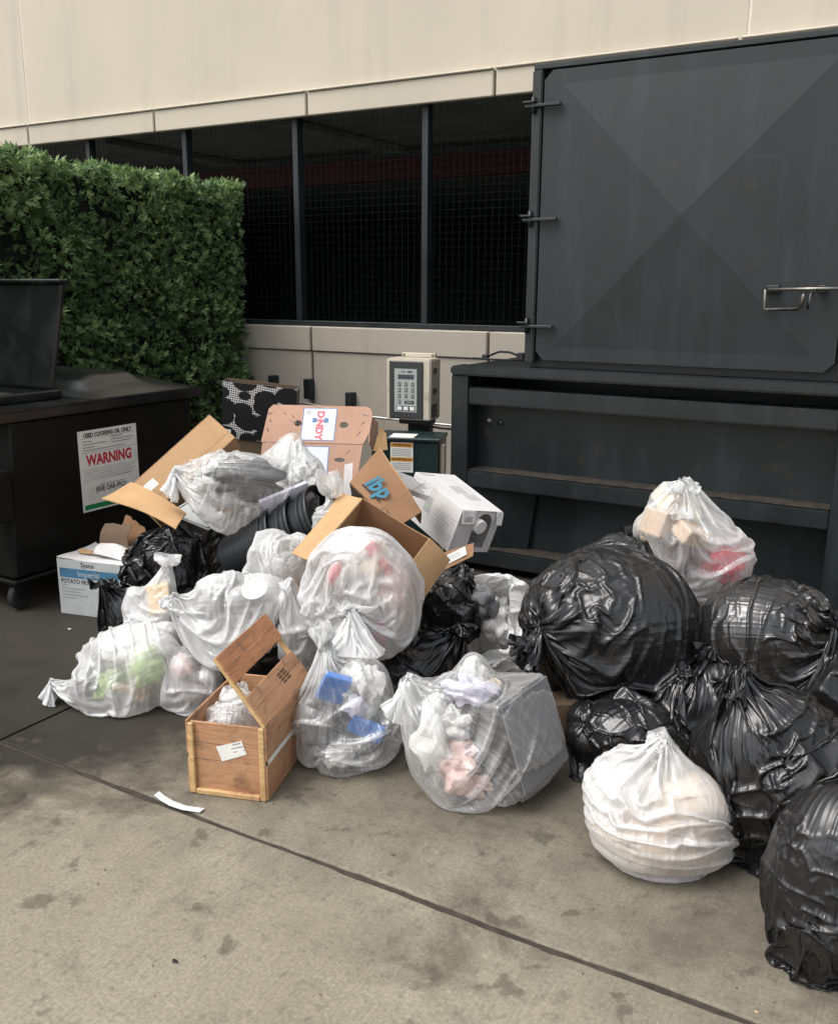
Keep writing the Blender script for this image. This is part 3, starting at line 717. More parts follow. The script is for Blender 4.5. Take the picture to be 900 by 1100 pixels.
for z in (1.10, .975, .855):
    o = box('latch', (.1485, -.045, z - .018), (.158, .0, z + .018), M_BARE, kb, .002); box('latch_tab', (.1585, -.035, z - .008), (.163, -.008, z + .014), M_BEZEL, o, .002)
box('side_label', (.1482, -.07, .815), (.1492, .03, .895), M_BEZEL, kb, 0)
tube('cable', [(.02, .0, .79), (.05, -.02, .765), (.12, -.01, .752), (.20, .0, .742), (.30, .05, .735)], .007, M_RUBBER, kb)
# ------------------------------------------------------------------ plastic film: a small cloth solver
def rot_to(a):
    """3x3 whose third column is the unit vector a"""
    a = np.array(a, float); a /= np.linalg.norm(a)
    h = np.array([0, 0, 1.]) if abs(a[2]) < .9 else np.array([1., 0, 0])
    x = np.cross(h, a); x /= np.linalg.norm(x)
    return np.stack([x, np.cross(a, x), a], 1)

def ell(c, r, R=None):
    return ('e', np.array(c, np.float32), np.array(r, np.float32), np.eye(3, dtype=np.float32) if R is None else np.array(R, np.float32))

def blk(c, h, R=None):
    return ('b', np.array(c, np.float32), np.array(h, np.float32), np.eye(3, dtype=np.float32) if R is None else np.array(R, np.float32))

def push_out(P, shapes, eps):
    """push film points out of solid shapes; returns the mask of touched points"""
    touched = np.zeros(len(P), bool)
    for k, c, h, R in shapes:
        d = P - c
        near = np.abs(d).max(1) < (float(np.linalg.norm(h)) + .02)
        if not near.any():
            continue
        q = d[near] @ R
        if k == 'e':
            u = q / (h + eps); n = np.sqrt((u * u).sum(1)); ins = n < 1
            if not ins.any(): continue
            q[ins] /= np.maximum(n[ins], .05)[:, None]
        else:
            hh = h + eps
            m = hh - np.abs(q); ins = (m > 0).all(1)
            if not ins.any(): continue
            ax = m[ins].argmin(1); qi = q[ins]; ii = np.arange(len(qi))
            qi[ii, ax] = np.where(qi[ii, ax] < 0, -1, 1) * hh[ax]
            q[ins] = qi
        idx = np.nonzero(near)[0][ins]
        P[idx] = q[ins] @ R.T + c
        touched[idx] = True
    return touched

def upsample(A):
    N, M = A.shape[:2]
    B = np.empty((2 * N - 1, M, 3), np.float32); B[::2] = A; B[1::2] = (A[1:] + A[:-1]) / 2
    C_ = np.empty((2 * N - 1, 2 * M, 3), np.float32); C_[:, ::2] = B; C_[:, 1::2] = (B + np.roll(B, -1, 1)) / 2
    return C_

def sim_film(solid, center, radii, knot, M=72, N=52, slack=1.1, neck=.55, iters=(110, 60), cling=.9, gravity=.12, patch=.10, grip=.6, seed=1,
             tail=(0, 0, .06), tail_r=.04, knot_r=.013, others=(), floor=0., open_top=False, levels=2, bend=.12, compress=.55, puff=1.08, length=.97):
    """film bag round the solid shapes; rows run from the bottom of the bag to the knot, then on into the loose tail"""
    rng = np.random.default_rng(seed)
    center = np.array(center, np.float32); radii = np.array(radii, np.float32); knot = np.array(knot, np.float32)
    a = knot - center; kl = np.linalg.norm(a); a = a / kl
    B = rot_to(a).astype(np.float32)
    s = np.linspace(0, 1, N); ph = np.arange(M) / M * 2 * np.pi
    nb = .84 if not open_top else 1.0
    th = np.pi * np.clip(s / nb, 0, 1) * (.80 if not open_top else .66)
    d = np.stack([np.sin(th)[:, None] * np.cos(ph)[None], np.sin(th)[:, None] * np.sin(ph)[None], -np.cos(th)[:, None] + 0 * ph[None]], -1) @ B.T
    rad = 1 / np.sqrt(((d / radii) ** 2).sum(-1))
    P = center + d * rad[..., None] * puff
    ringr = np.linalg.norm(P - P.mean(1, keepdims=True), axis=-1).mean(1)
    ik = int(.90 * N)
    if not open_top:
        i0 = int(.84 * N); t_ = np.array(tail, np.float32); tl = np.linalg.norm(t_); tb = rot_to(t_ if tl > 1e-6 else a)
        base = P[i0 - 1].copy()
        for i in range(i0, N):
            if i <= ik:
                w = (i - i0 + 1) / (ik - i0 + 1); w = w * w * (3 - 2 * w)
                ring = knot + knot_r * (np.cos(ph)[:, None] * B[:, 0] + np.sin(ph)[:, None] * B[:, 1])
                P[i] = base * (1 - w) + ring * w
            else:
                w = (i - ik) / (N - 1 - ik); rr = knot_r + (tail_r - knot_r) * w ** .8
                wob = 1 + .45 * np.sin(3 * ph + seed) * w + .3 * np.sin(7 * ph + 2 * seed) * w
                P[i] = knot + t_ * w * (1 + .25 * np.sin(2 * ph + seed))[:, None] + (rr * wob)[:, None] * (np.cos(ph)[:, None] * tb[:, 0] + np.sin(ph)[:, None] * tb[:, 1])
    P = P.astype(np.float32)
    P += rng.normal(0, .004, P.shape).astype(np.float32)
    # wide random dents so that no two bags fold alike
    for _ in range(14):
        w = rng.normal(0, 1, 3); w *= rng.uniform(12, 40) / np.linalg.norm(w)
        amp = .004 * np.sin(P @ w.astype(np.float32) + rng.uniform(0, 6))
        P += amp[..., None] * (P - center) / np.maximum(np.linalg.norm(P - center, axis=-1, keepdims=True), .02)
    # rest lengths
    hr = ringr.copy(); bi = int(hr[:i0 if not open_top else N].argmax())
    for i in range(bi, N):
        hr[i] = max(hr[i], hr[bi] * (1 - (1 - neck) * min(1, (i - bi) / max(1, ik - bi))))
    if not open_top:
        hr[ik + 1:] = np.maximum(tail_r * 1.5, hr[ik] * .8)
    nz = np.zeros((2, N, M), np.float32)                      # patches of looser and tighter film
    for q in range(2):
        for _ in range(16):
            w = rng.normal(0, 1, 3); w *= rng.uniform(8, 46) / np.linalg.norm(w)
            nz[q] += np.sin(P @ w.astype(np.float32) + rng.uniform(0, 6)) * (.35 * patch)
    restH = ((2 * np.pi * hr * slack / M)[:, None] * (1 + nz[0])).astype(np.float32)
    dv = np.linalg.norm(np.diff(P, axis=0), axis=-1).mean(1)
    restV = ((dv * slack * length)[:, None] * (1 + nz[1][:-1])).astype(np.float32)
    f4 = np.float32
    for lev in range(levels):
        if lev:
            P = upsample(P); N, M = P.shape[:2]
            restH = upsample(np.repeat(restH[..., None], 3, 2))[..., 0] / f4(2)
            restV = np.repeat(upsample(np.repeat(restV[..., None], 3, 2))[..., 0], 1, 0) / f4(2)
            restV = np.vstack([restV, restV[-1:]])
            ik = ik * 2
            P += rng.normal(0, .0012, P.shape).astype(f4)
        X = P.copy(); V = np.zeros_like(X)
        pin = X[ik].copy() if not open_top else None
        dt2 = f4(.00022 if lev == 0 else .00009)
        rD = np.sqrt(((restH[1:] + restH[:-1]) / 2) ** 2 + restV ** 2)
        def fix(a_, b_, L, k, kc):
            dd = b_ - a_; l = np.sqrt((dd * dd).sum(-1)) + f4(1e-9); e = (l - L) / l
            e *= np.where(e > 0, f4(k), f4(kc)) * f4(.5)
            c = dd * e[..., None]
            return c
        def step_pairs():
            for o in (0, 1):                                    # round the bag
                Aa = X[:, o::2]; Bb = np.roll(X, -1, 1)[:, o::2]
                c = fix(Aa, Bb, restH[:, o::2], 1., compress); X[:, o::2] += c
                if o == 0: X[:, 1::2] -= c
                else: X[:, 0::2] -= np.roll(c, 1, 1)
            for o in (0, 1):                                    # along the bag
                n = (N - o) // 2 * 2
                Aa = X[o:o + n:2]; Bb = X[o + 1:o + n:2]
                c = fix(Aa, Bb, restV[o:o + n:2][:len(Aa)], 1., compress); X[o:o + n:2] += c; X[o + 1:o + n:2] -= c
            for sh in (1, -1):                                  # diagonals
                for o in (0, 1):
                    n = (N - o) // 2 * 2
                    Aa = X[o:o + n:2]; Bb = np.roll(X[o + 1:o + n:2], sh, 1)
                    c = fix(Aa, Bb, rD[o:o + n:2][:len(Aa)], .6, .12); X[o:o + n:2] += c; X[o + 1:o + n:2] -= np.roll(c, -sh, 1)
            if bend:                                            # stiffness against tight creases
                c = fix(X, np.roll(X, -2, 1), 2 * restH, 0., bend) * f4(.5)
                X[:] += c; X[:] -= np.roll(c, 2, 1)
                c = fix(X[:-2], X[2:], restV[1:] + restV[:-1], 0., bend) * f4(.5)
                X[:-2] += c; X[2:] -= c
        for it in range(iters[lev]):
            du = np.roll(X, -1, 1) - np.roll(X, 1, 1); dw = np.gradient(X, axis=0)
            nrm = np.cross(du, dw); nrm /= np.linalg.norm(nrm, axis=-1, keepdims=True) + 1e-9
            X0 = X.copy()
            acc = -cling * 9.8 * nrm
            if not open_top: acc[ik - 1:] = 0
            acc[..., 2] -= 9.8 * gravity
            X += V * f4(.88) + acc.astype(f4) * dt2
            step_pairs()
            if it % 2: step_pairs()
            F_ = X.reshape(-1, 3)
            t1 = push_out(F_, solid, .004)
            t2 = push_out(F_, others, .003)
            lo = F_[:, 2] < floor + .003; F_[lo, 2] = floor + .003
            if not open_top:
                X[ik] = pin
            V = X - X0
            vf = V.reshape(-1, 3); tt = t1 | t2 | lo; vf[tt] *= f4(.2)
            F_[tt] -= f4(grip) * (F_[tt] - X0.reshape(-1, 3)[tt]) * f4(it > 25)
            sp = np.sqrt((V * V).sum(-1, keepdims=True)); V *= np.minimum(1, .012 / (sp + 1e-9))
        P = X
    return P

def film_gap(P, shapes, reach=.06):
    """0 where the film lies on the contents, 1 where it hangs free of them by more than the reach"""
    Q = P.reshape(-1, 3); g = np.full(len(Q), reach, np.float32)
    for k, c, h, R in shapes:
        q = (Q - c) @ R
        if k == 'e': d = (np.sqrt(((q / h) ** 2).sum(1)) - 1) * float(h.min())
        else: d = np.linalg.norm(np.maximum(np.abs(q) - h, 0), axis=1)
        g = np.minimum(g, np.maximum(d - .014, 0))
    return (g / reach).reshape(P.shape[:2])

def film_mesh(name, P, cap_bottom=True, gap=None):
    """grid of points (rows, round) to a mesh with a uv map: u round the bag, v from bottom to tail"""
    N, M = P.shape[:2]
    verts = P.reshape(-1, 3)
    i, j = np.meshgrid(np.arange(N - 1), np.arange(M), indexing='ij'); j2 = (j + 1) % M
    quads = np.stack([i * M + j, i * M + j2, (i + 1) * M + j2, (i + 1) * M + j], -1).reshape(-1, 4)
    me = bpy.data.meshes.new(name)
    nv, nq = len(verts), len(quads)
    tri = M if cap_bottom else 0
    if cap_bottom:
        verts = np.vstack([verts, P[0].mean(0)])
    me.vertices.add(len(verts)); me.vertices.foreach_set('co', verts.astype(np.float32).ravel())
    loops = quads.ravel(); starts = np.arange(nq) * 4; tot = np.full(nq, 4)
    if cap_bottom:
        k = np.arange(M); t = np.stack([np.full(M, nv), (k + 1) % M, k], -1)
        loops = np.concatenate([loops, t.ravel()]); starts = np.concatenate([starts, nq * 4 + np.arange(M) * 3]); tot = np.concatenate([tot, np.full(M, 3)])
    me.loops.add(len(loops)); me.loops.foreach_set('vertex_index', loops.astype(np.int32))
    me.polygons.add(len(starts)); me.polygons.foreach_set('loop_start', starts.astype(np.int32))
    me.polygons.foreach_set('use_smooth', np.ones(len(starts), bool))
    uv = me.uv_layers.new(name='UVMap')
    u = np.stack([j, j + 1, j + 1, j], -1).reshape(-1) / M; v = np.stack([i, i, i + 1, i + 1], -1).reshape(-1) / N
    uvs = np.stack([u, v], -1)
    if cap_bottom: uvs = np.vstack([uvs, np.zeros((M * 3, 2))])
    uv.data.foreach_set('uv', uvs.astype(np.float32).ravel())
    if gap is not None:
        gv = gap.reshape(-1)
        if cap_bottom: gv = np.append(gv, gap[0].mean())
        me.attributes.new('gap', 'FLOAT', 'POINT').data.foreach_set('value', gv.astype(np.float32))
    me.update(calc_edges=True)
    return me
# ------------------------------------------------------------------ rubbish: contents seen through film
RV = np.array([.8672, .4980, 0.]); DV = np.array([-.4980, .8672, 0.])      # across the pile, into the pile
BAS = np.stack([RV, DV, np.array([0, 0, 1.])], 1)                           # columns: pile frame to world
def to_pile(p): return np.array(p, float) @ BAS
def to_world(p): return np.asarray(p) @ BAS.T

C_WHITE = plain('paper_white', (.62, .61, .585), .85, .12, 12, .5, 26)
C_CREAM = plain('paper_cream', (.62, .50, .36), .85, .15, 12, .5, 26)
C_PINK = plain('paper_pink', (.66, .47, .43), .85, .2, 12, .5, 26)
C_GREEN = plain('greens', (.42, .56, .20), .8, .35, 14, .5, 26)
C_DARK = plain('dark_refuse', (.009, .009, .0095), .5, .4, 9, .4, 20)
C_GREY = plain('grey_refuse', (.10, .10, .10), .7, .35, 9, .4, 20)
C_LGREY = plain('pale_grey_refuse', (.17, .17, .175), .7, .1, 5)
C_RED = plain('red_refuse', (.55, .012, .035), .6, .35, 9, .4, 20)
C_BLUE = plain('blue_refuse', (.03, .16, .50), .5, .25, 9, .2, 20)
C_BROWN = plain('brown_refuse', (.12, .07, .045), .85, .4, 12, .5, 26)
C_TAN = plain('tan_refuse', (.46, .30, .17), .85, .2, 12, .4, 26)
C_LILAC = plain('lilac_paper', (.60, .58, .68), .8, .1, 12, .3, 26)

def euler3(e):
    return np.array(Euler([rad(a) for a in e]).to_matrix())

_ICO = {}
def ico(sub):
    if sub not in _ICO:
        bm = bmesh.new(); bmesh.ops.create_icosphere(bm, subdivisions=sub, radius=1.); bm.verts.ensure_lookup_table()
        _ICO[sub] = (np.array([v.co[:] for v in bm.verts]), [tuple(v.index for v in f.verts) for f in bm.faces]); bm.free()
    return _ICO[sub]

def wad_mesh(name, half, seed, rough=.34, sub=4):
    """crumpled lump: folded, facetted surface"""
    v, f = ico(sub); rng = np.random.default_rng(seed); d = np.zeros(len(v))
    for k in range(10):
        w = rng.normal(0, 1, 3); w *= rng.uniform(2., 6.5) / np.linalg.norm(w)
        d += np.abs(np.sin(v @ w + rng.uniform(0, 6))) * rng.uniform(.3, 1) / (1 + .14 * np.linalg.norm(w))
    d = (d - d.mean()) / (d.std() + 1e-6)
    p = v * (1 - rough * .6 + rough * np.clip(d, -1.6, 1.2) * .5)[:, None] * np.array(half)
    return p, f

class Bag: pass
BAGS = {}
def spec(key, c, radii, knot, **k):
    b = Bag(); b.c = to_pile(c); b.r = np.array(radii, float); b.knot = b.c + np.array(knot, float); b.k = k; BAGS[key] = b

def lump_shapes(c, r, n, seed, core=.74):
    rng = np.random.default_rng(seed); out = [ell(c, r * core)]
    for k in range(n):
        d = rng.normal(0, 1, 3); d /= np.linalg.norm(d)
        if k % 2: out.append(ell(c + d * r * .60, r * rng.uniform(.28, .42)))
        else: out.append(blk(c + d * r * .50, r * rng.uniform(.22, .40, 3), np.linalg.qr(rng.normal(0, 1, (3, 3)))[0]))
    return out

def build_bag(key, name, label, cat, mat, contents=(), lumps=0, wads=(), group=None, neck_name='tied_neck', seed=1, sim=None, extra=(), open_top=False, core=.74):
    b = BAGS[key]; sim = dict(sim or {}); rng = np.random.default_rng(seed * 7 + 3)
    items = []; solid = []
    for nm, kind, off, half, eu, m in contents:
        items.append((nm, kind, b.c + np.array(off, float), np.array(half, float), euler3(eu), m))
    n, pal, nm = (wads if wads else (0, (), ''))
    for i in range(n):                                                    # loose filling spread through the bag
        for _ in range(30):
            d = rng.uniform(-1, 1, 3)
            if np.linalg.norm(d) < 1: break
        h = b.r * rng.uniform(.26, .42, 3)
        ctr = b.c + d * (b.r - h * .9)
        ctr[2] = max(ctr[2], h[2] * .8 + .01)
        items.append((nm, 'w', ctr, h, np.linalg.qr(rng.normal(0, 1, (3, 3)))[0], pal[int(rng.integers(len(pal)))]))
    for nm, kind, ctr, half, R, m in items:
        solid.append(ell(ctr, half * .98, R) if kind == 'w' else blk(ctr, half, R))
    if lumps: solid += lump_shapes(b.c, b.r, lumps, seed, core)
    others = [ell(o.c, o.r * .86) for q, o in BAGS.items() if q != key and q not in b.k.get('free', ()) and np.linalg.norm(o.c - b.c) < np.linalg.norm(o.r) + np.linalg.norm(b.r)]
    others += list(extra)
    def work():
        P = sim_film(solid, b.c, b.r, b.knot, others=others, seed=seed, open_top=open_top, **sim)
        return P, film_gap(P, solid)
    JOBS.append((work,
                 lambda P: finish_bag(P, b, items, name, label, cat, mat, group, neck_name, seed, sim, open_top)))

JOBS = []
def run_jobs():
    """let the film of all bags settle, four at a time, then make the meshes in order"""
    from concurrent.futures import ThreadPoolExecutor
    with ThreadPoolExecutor(4) as ex: res = list(ex.map(lambda j: j[0](), JOBS))
    for (_, fin), P in zip(JOBS, res): fin(P)

def finish_bag(PG, b, items, name, label, cat, mat, group, neck_name, seed, sim, open_top):
    P, gap = PG; P = to_world(P).astype(np.float32)
    base = to_world(b.c); base[2] = float(P[..., 2].min())
    t = thing(name, label, cat, tuple(base), None, group)
    P -= base.astype(np.float32)
    N = P.shape[0]
    if not open_top:
        lv = sim.get('levels', 2) - 1; N0 = sim.get('N', 52); ik = int(.90 * N0) * 2 ** lv
        put('film', film_mesh('film', P[:ik + 1], True, gap[:ik + 1]), mat, t)
        put(neck_name, film_mesh(neck_name, P[ik:], False, gap[ik:]), mat, t)
    else:
        put('film', film_mesh('film', P, True, gap), mat, t)
    for q, (nm, kind, ctr, half, R, m) in enumerate(items):
        if kind == 'w':
            v, f = wad_mesh(nm, half * .93, seed * 31 + q, sub=4 if max(half) > .06 else 3)
            v = to_world(v @ R.T + ctr) - base; v[:, 2] = np.maximum(v[:, 2], .004)
            o = put(nm, pyd(nm, v, f), m, t, smooth=False)
            o.data.polygons.foreach_set('use_smooth', [True] * len(f)); o.data.set_sharp_from_angle(angle=rad(28))
        else:
            s = np.array([(-1, -1, -1), (1, -1, -1), (1, 1, -1), (-1, 1, -1), (-1, -1, 1), (1, -1, 1), (1, 1, 1), (-1, 1, 1)]) * (half * .985)
            v = to_world(s @ R.T + ctr) - base; me = pyd(nm, v, CUBE_F); bevelled(me, min(half) * .12); put(nm, me, m, t)
    return t
# ---- where every bag lies: centre, half-sizes across / into / up, and where its neck is tied
spec('A', (-2.70, 2.41, .160), (.258, .215, .157), (-.275, -.07, -.07))
spec('B', (-2.446, 2.474, .115), (.125, .12, .115), (.02, .05, .125))
spec('D', (-1.675, 2.425, .215), (.200, .165, .205), (-.065, -.02, .212))
spec('E', (-1.215, 2.50, .210), (.262, .210, .205), (-.235, -.02, .175))
spec('F', (-.575, 2.395, .195), (.218, .190, .180), (.0, .01, .180))
spec('G', (-.095, 2.17, .25), (.175, .16, .25), (.05, .05, .27))
spec('H', (-.325, 2.575, .28), (.230, .190, .28), (-.10, .02, .28))
spec('I', (-.815, 2.835, .150), (.215, .195, .150), (.22, .08, .10))
spec('J', (-.974, 3.087, .440), (.330, .290, .270), (-.27, -.16, .015))
spec('J2', (-1.03, 3.38, .54), (.21, .17, .15), (.1, .2, .10))
spec('K', (-.475, 3.29, .415), (.275, .23, .225), (.21, -.17, .06))
spec('L', (-.180, 3.106, .25), (.15, .14, .25), (.0, .1, .29))
spec('M', (-.813, 3.539, .66), (.238, .19, .205), (-.045, -.01, .210))
spec('N', (-1.585, 3.36, .25), (.255, .22, .235), (-.17, -.17, .16), free=('NB',))
spec('NB', (-1.705, 3.235, .32), (.150, .14, .165), (.06, .0, .175), free=('N',))
spec('P', (-1.806, 2.72, .550), (.222, .175, .245), (-.020, -.185, -.060))
spec('V', (-2.638, 3.118, .765), (.345, .235, .180), (-.31, -.06, .045))
spec('AA', (-2.342, 2.644, .365), (.250, .20, .160), (-.22, -.08, .06))
spec('BB', (-2.285, 2.83, .533), (.160, .136, .125), (.13, -.05, .06))
spec('CC', (-2.775, 2.619, .325), (.135, .115, .10), (.06, .02, .145))
spec('DD', (-2.106, 2.711, .345), (.118, .098, .145), (-.02, -.03, .16))
spec('Y', (-2.931, 2.853, .420), (.192, .165, .160), (.06, -.10, .12))
spec('Y2', (-3.03, 2.70, .19), (.125, .11, .17), (-.08, -.05, .17))
spec('Q', (-2.140, 2.975, .665), (.062, .055, .09), (.01, .03, .12))
spec('X4', (-.63, 3.05, .19), (.20, .17, .18), (.05, .05, .19))
spec('X1', (-2.75, 3.35, .27), (.34, .28, .27), (.1, .1, .3))
spec('X2', (-1.78, 2.98, .125), (.30, .22, .125), (.22, .0, .16))
spec('X3', (-2.36, 2.78, .115), (.27, .17, .115), (.1, .1, .15))

HQ = dict(M=96, N=62, iters=(84, 42)); MQ = dict(M=72, N=52, iters=(85, 45)); LQ = dict(M=48, N=40, iters=(75, 35))
CL = dict(cling=.012, gravity=.05, patch=.055, slack=1.035, compress=.85, bend=.04, puff=1.02, length=.965)
BK = dict(cling=.10, gravity=.07, patch=.08, slack=1.08, compress=.85, bend=.045, puff=1.04)
# clear and white bags
build_bag('F', 'trash_bag', 'milky white bag standing alone on the open concrete', 'trash bag', F_WHITE, seed=3,
          contents=[('contents', 'w', (.0, .0, -.070), (.212, .185, .110), (0, 0, 0), C_TAN), ('contents', 'w', (-.04, .0, -.118), (.158, .160, .072), (0, 0, 0), C_CREAM), ('contents', 'w', (.06, -.01, -.118), (.140, .150, .070), (0, 0, 0), C_TAN), ('contents', 'w', (.06, -.04, .01), (.13, .12, .09), (10, 0, 50), C_CREAM), ('contents', 'w', (-.10, .02, .0), (.10, .12, .12), (0, 20, 50), C_WHITE), ('contents', 'w', (.07, .03, -.01), (.08, .09, .08), (0, 20, 50), C_WHITE)],
          sim=dict(HQ, **dict(CL, cling=.03, gravity=.03, slack=1.03, length=.94, neck=.9, patch=.03, tail=(-.03, .0, .03), tail_r=.035)))
_ee = (6, -16, -42); _eo = np.array((.095, -.025, -.012))
build_bag('E', 'trash_bag', 'clear bag stretched over a dark grey box, tied in an ear', 'trash bag', F_HALF, seed=9,
          contents=[('boxed_refuse', 'b', _eo, (.114, .130, .148), _ee, C_DARK), ('pale_box_face', 'b', _eo + euler3(_ee) @ np.array((.1185, 0, 0)), (.0035, .127, .145), _ee, C_LGREY),  # thin plate gives one face of the dark box a paler grey
                    ('paper', 'w', (-.13, -.08, .0), (.10, .10, .16), (0, 10, 20), C_WHITE), ('paper', 'w', (-.06, -.12, -.08), (.10, .09, .10), (0, 10, 60), C_PINK), ('paper', 'w', (-.02, -.02, .12), (.12, .12, .07), (0, 30, 60), C_LILAC),
                    ('paper', 'w', (-.01, -.145, -.135), (.07, .04, .045), (0, 10, 15), C_PINK)],
          wads=(3, (C_WHITE, C_CREAM), 'paper'),
          sim=dict(HQ, **dict(CL, tail=(-.06, -.05, -.075), tail_r=.065, knot_r=.022, slack=1.05)))
build_bag('D', 'trash_bag', 'clear bag with blue packaging inside and a twisted upright neck', 'trash bag', F_HALF, seed=12,
          contents=[('blue_packet', 'b', (-.035, -.10, .095), (.045, .012, .06), (25, 20, 10), C_BLUE), ('blue_packet', 'b', (.075, -.125, -.04), (.06, .012, .03), (10, 25, 0), C_BLUE), ('paper', 'w', (.05, -.03, .08), (.10, .10, .09), (0, 0, 30), C_WHITE),
                    ('dark_refuse', 'w', (-.09, -.05, -.05), (.08, .09, .10), (0, 0, 30), C_GREY), ('dark_refuse', 'w', (.03, .02, -.10), (.14, .13, .09), (0, 0, 30), C_GREY), ('paper', 'w', (-.02, -.10, -.15), (.07, .05, .05), (0, 0, 30), C_WHITE), ('paper', 'w', (.04, -.10, .03), (.06, .04, .05), (0, 0, 30), C_LILAC)],
          wads=(3, (C_GREY, C_WHITE), 'filling'),
          sim=dict(HQ, **dict(CL, tail=(-.012, .0, .13), tail_r=.022, knot_r=.012, slack=1.07)))
build_bag('A', 'trash_bag', 'clear bag of pale green scraps lying on its side on the paving', 'trash bag', F_MILK, seed=15,
          contents=[('green_scraps', 'w', (.10, -.12, .01), (.08, .07, .10), (0, 0, 20), C_GREEN), ('dark_scraps', 'w', (-.10, -.12, -.06), (.10, .07, .07), (0, 0, 20), C_GREY), ('peel', 'w', (.02, -.17, -.05), (.055, .02, .02), (0, 20, 20), C_CREAM), ('paper', 'w', (.02, -.02, .06), (.16, .14, .08), (0, 0, 20), C_WHITE)],
          wads=(7, (C_WHITE, C_GREY, C_GREEN, C_TAN), 'filling'),
          sim=dict(HQ, **dict(CL, tail=(-.05, -.02, -.03), tail_r=.05, slack=1.06)))
build_bag('B', 'trash_bag', 'small clear bag of brownish scraps wedged behind the wooden crate', 'trash bag', F_MILK, seed=18,
          contents=[('brown_scraps', 'w', (.02, -.02, -.04), (.10, .10, .06), (0, 0, 0), C_BROWN)], wads=(4, (C_PINK, C_WHITE), 'filling'), sim=dict(LQ, **CL))
build_bag('P', 'trash_bag', 'clear bag with red-stained waste bulging out of the open carton', 'trash bag', F_MILK, seed=21,
          contents=[('red_waste', 'w', (-.085, -.125, .065), (.022, .02, .05), (0, 25, 0), C_RED), ('red_waste', 'w', (.045, -.105, .150), (.03, .025, .035), (0, 0, 0), C_RED), ('red_waste', 'w', (.095, -.115, .085), (.02, .02, .045), (0, -30, 0), C_RED), ('red_waste', 'w', (.075, -.12, -.16), (.03, .03, .05), (0, -20, 0), C_RED), ('red_waste', 'w', (.03, -.14, -.19), (.03, .02, .02), (0, 0, 0), C_RED), ('red_waste', 'w', (-.05, -.13, -.15), (.02, .02, .02), (0, 0, 0), C_RED), ('paper', 'w', (.0, -.02, .08), (.15, .12, .12), (0, 0, 0), C_WHITE), ('paper', 'w', (.02, -.03, -.12), (.14, .10, .10), (0, 0, 30), C_WHITE), ('paper', 'w', (.11, -.04, .0), (.08, .10, .13), (0, 0, 0), C_PINK)],
          wads=(4, (C_WHITE, C_CREAM), 'filling'),
          sim=dict(HQ, **dict(CL, tail=(.035, -.05, -.13), tail_r=.10, knot_r=.016, slack=1.07, neck=.7)))
build_bag('M', 'trash_bag', 'clear bag with red and cardboard scraps perched highest by the compactor', 'trash bag', F_CLEAR, seed=24,
          contents=[('red_packaging', 'w', (.105, -.07, -.085), (.115, .10, .10), (0, 10, 10), C_RED), ('cardboard_scrap', 'b', (-.04, -.12, .045), (.055, .045, .03), (25, 20, 30), C_TAN), ('cardboard_scrap', 'b', (-.15, -.06, .07), (.035, .05, .05), (5, 20, 40), C_TAN), ('dark_refuse', 'w', (-.06, -.07, -.05), (.10, .09, .09), (0, 0, 0), C_BROWN), ('cardboard_scrap', 'b', (-.06, .02, .12), (.08, .06, .04), (25, 30, 20), C_CREAM)],
          wads=(4, (C_CREAM, C_BROWN, C_WHITE), 'filling'),
          sim=dict(HQ, **dict(CL, tail=(.0, .0, .045), tail_r=.045, knot_r=.018, slack=1.06, neck=.65)))
build_bag('V', 'trash_bag', 'clear bag with a dark slab inside on top of the black tubs', 'trash bag', F_HALF, seed=27,
          contents=[('dark_bundle', 'w', (.0, -.135, .035), (.205, .095, .115), (20, 8, -4), C_DARK), ('lilac_paper', 'b', (.17, -.165, -.045), (.11, .008, .05), (35, -22, 5), C_LILAC), ('paper', 'w', (-.16, -.02, .0), (.12, .14, .12), (0, 0, 0), C_WHITE), ('paper', 'w', (.23, -.02, .02), (.09, .15, .10), (0, 0, 0), C_WHITE), ('paper', 'w', (.0, .0, -.06), (.20, .16, .08), (0, 0, 0), C_WHITE)],
          wads=(3, (C_WHITE, C_CREAM), 'filling'),
          sim=dict(HQ, **dict(CL, tail=(-.05, -.05, -.06), tail_r=.055, knot_r=.018, slack=1.06, neck=.6)))
build_bag('AA', 'trash_bag', 'long crumpled clear bag sprawled over the heap behind the crate', 'trash bag', F_MILK, seed=30,
          contents=[('paper', 'w', (.10, .0, .02), (.13, .15, .12), (0, 0, 0), C_WHITE), ('pink_scraps', 'w', (.08, -.16, -.09), (.09, .04, .05), (0, 0, 0), C_PINK)], wads=(6, (C_WHITE, C_GREY, C_WHITE, C_LGREY), 'filling'),
          sim=dict(MQ, **dict(CL, slack=1.10, patch=.08)))
build_bag('BB', 'trash_bag', 'small white bag of plump waste tucked under the carton flap', 'trash bag', F_MILK, seed=33,
          wads=(6, (C_WHITE,), 'filling'), lumps=4, sim=dict(MQ, **dict(CL, tail=(.04, -.03, .02), tail_r=.04)))
build_bag('CC', 'trash_bag', 'flat clear bag with a yellow wrapper against the black bag', 'trash bag', F_MILK, seed=36,
          contents=[('yellow_wrapper', 'b', (.045, -.07, .035), (.045, .012, .06), (-25, -12, 0), plain('yellow_wrapper', (.62, .40, .12), .5, .15, 20))], wads=(4, (C_WHITE, C_LGREY), 'filling'),
          sim=dict(LQ, **dict(CL, slack=1.12, patch=.08)))
build_bag('DD', 'trash_bag', 'small clear bag squeezed between the crate lid and the open carton', 'trash bag', F_MILK, seed=39,
          wads=(5, (C_WHITE, C_GREY, C_LGREY), 'filling'), sim=dict(LQ, **dict(CL, tail=(-.02, -.03, .02), tail_r=.03)))
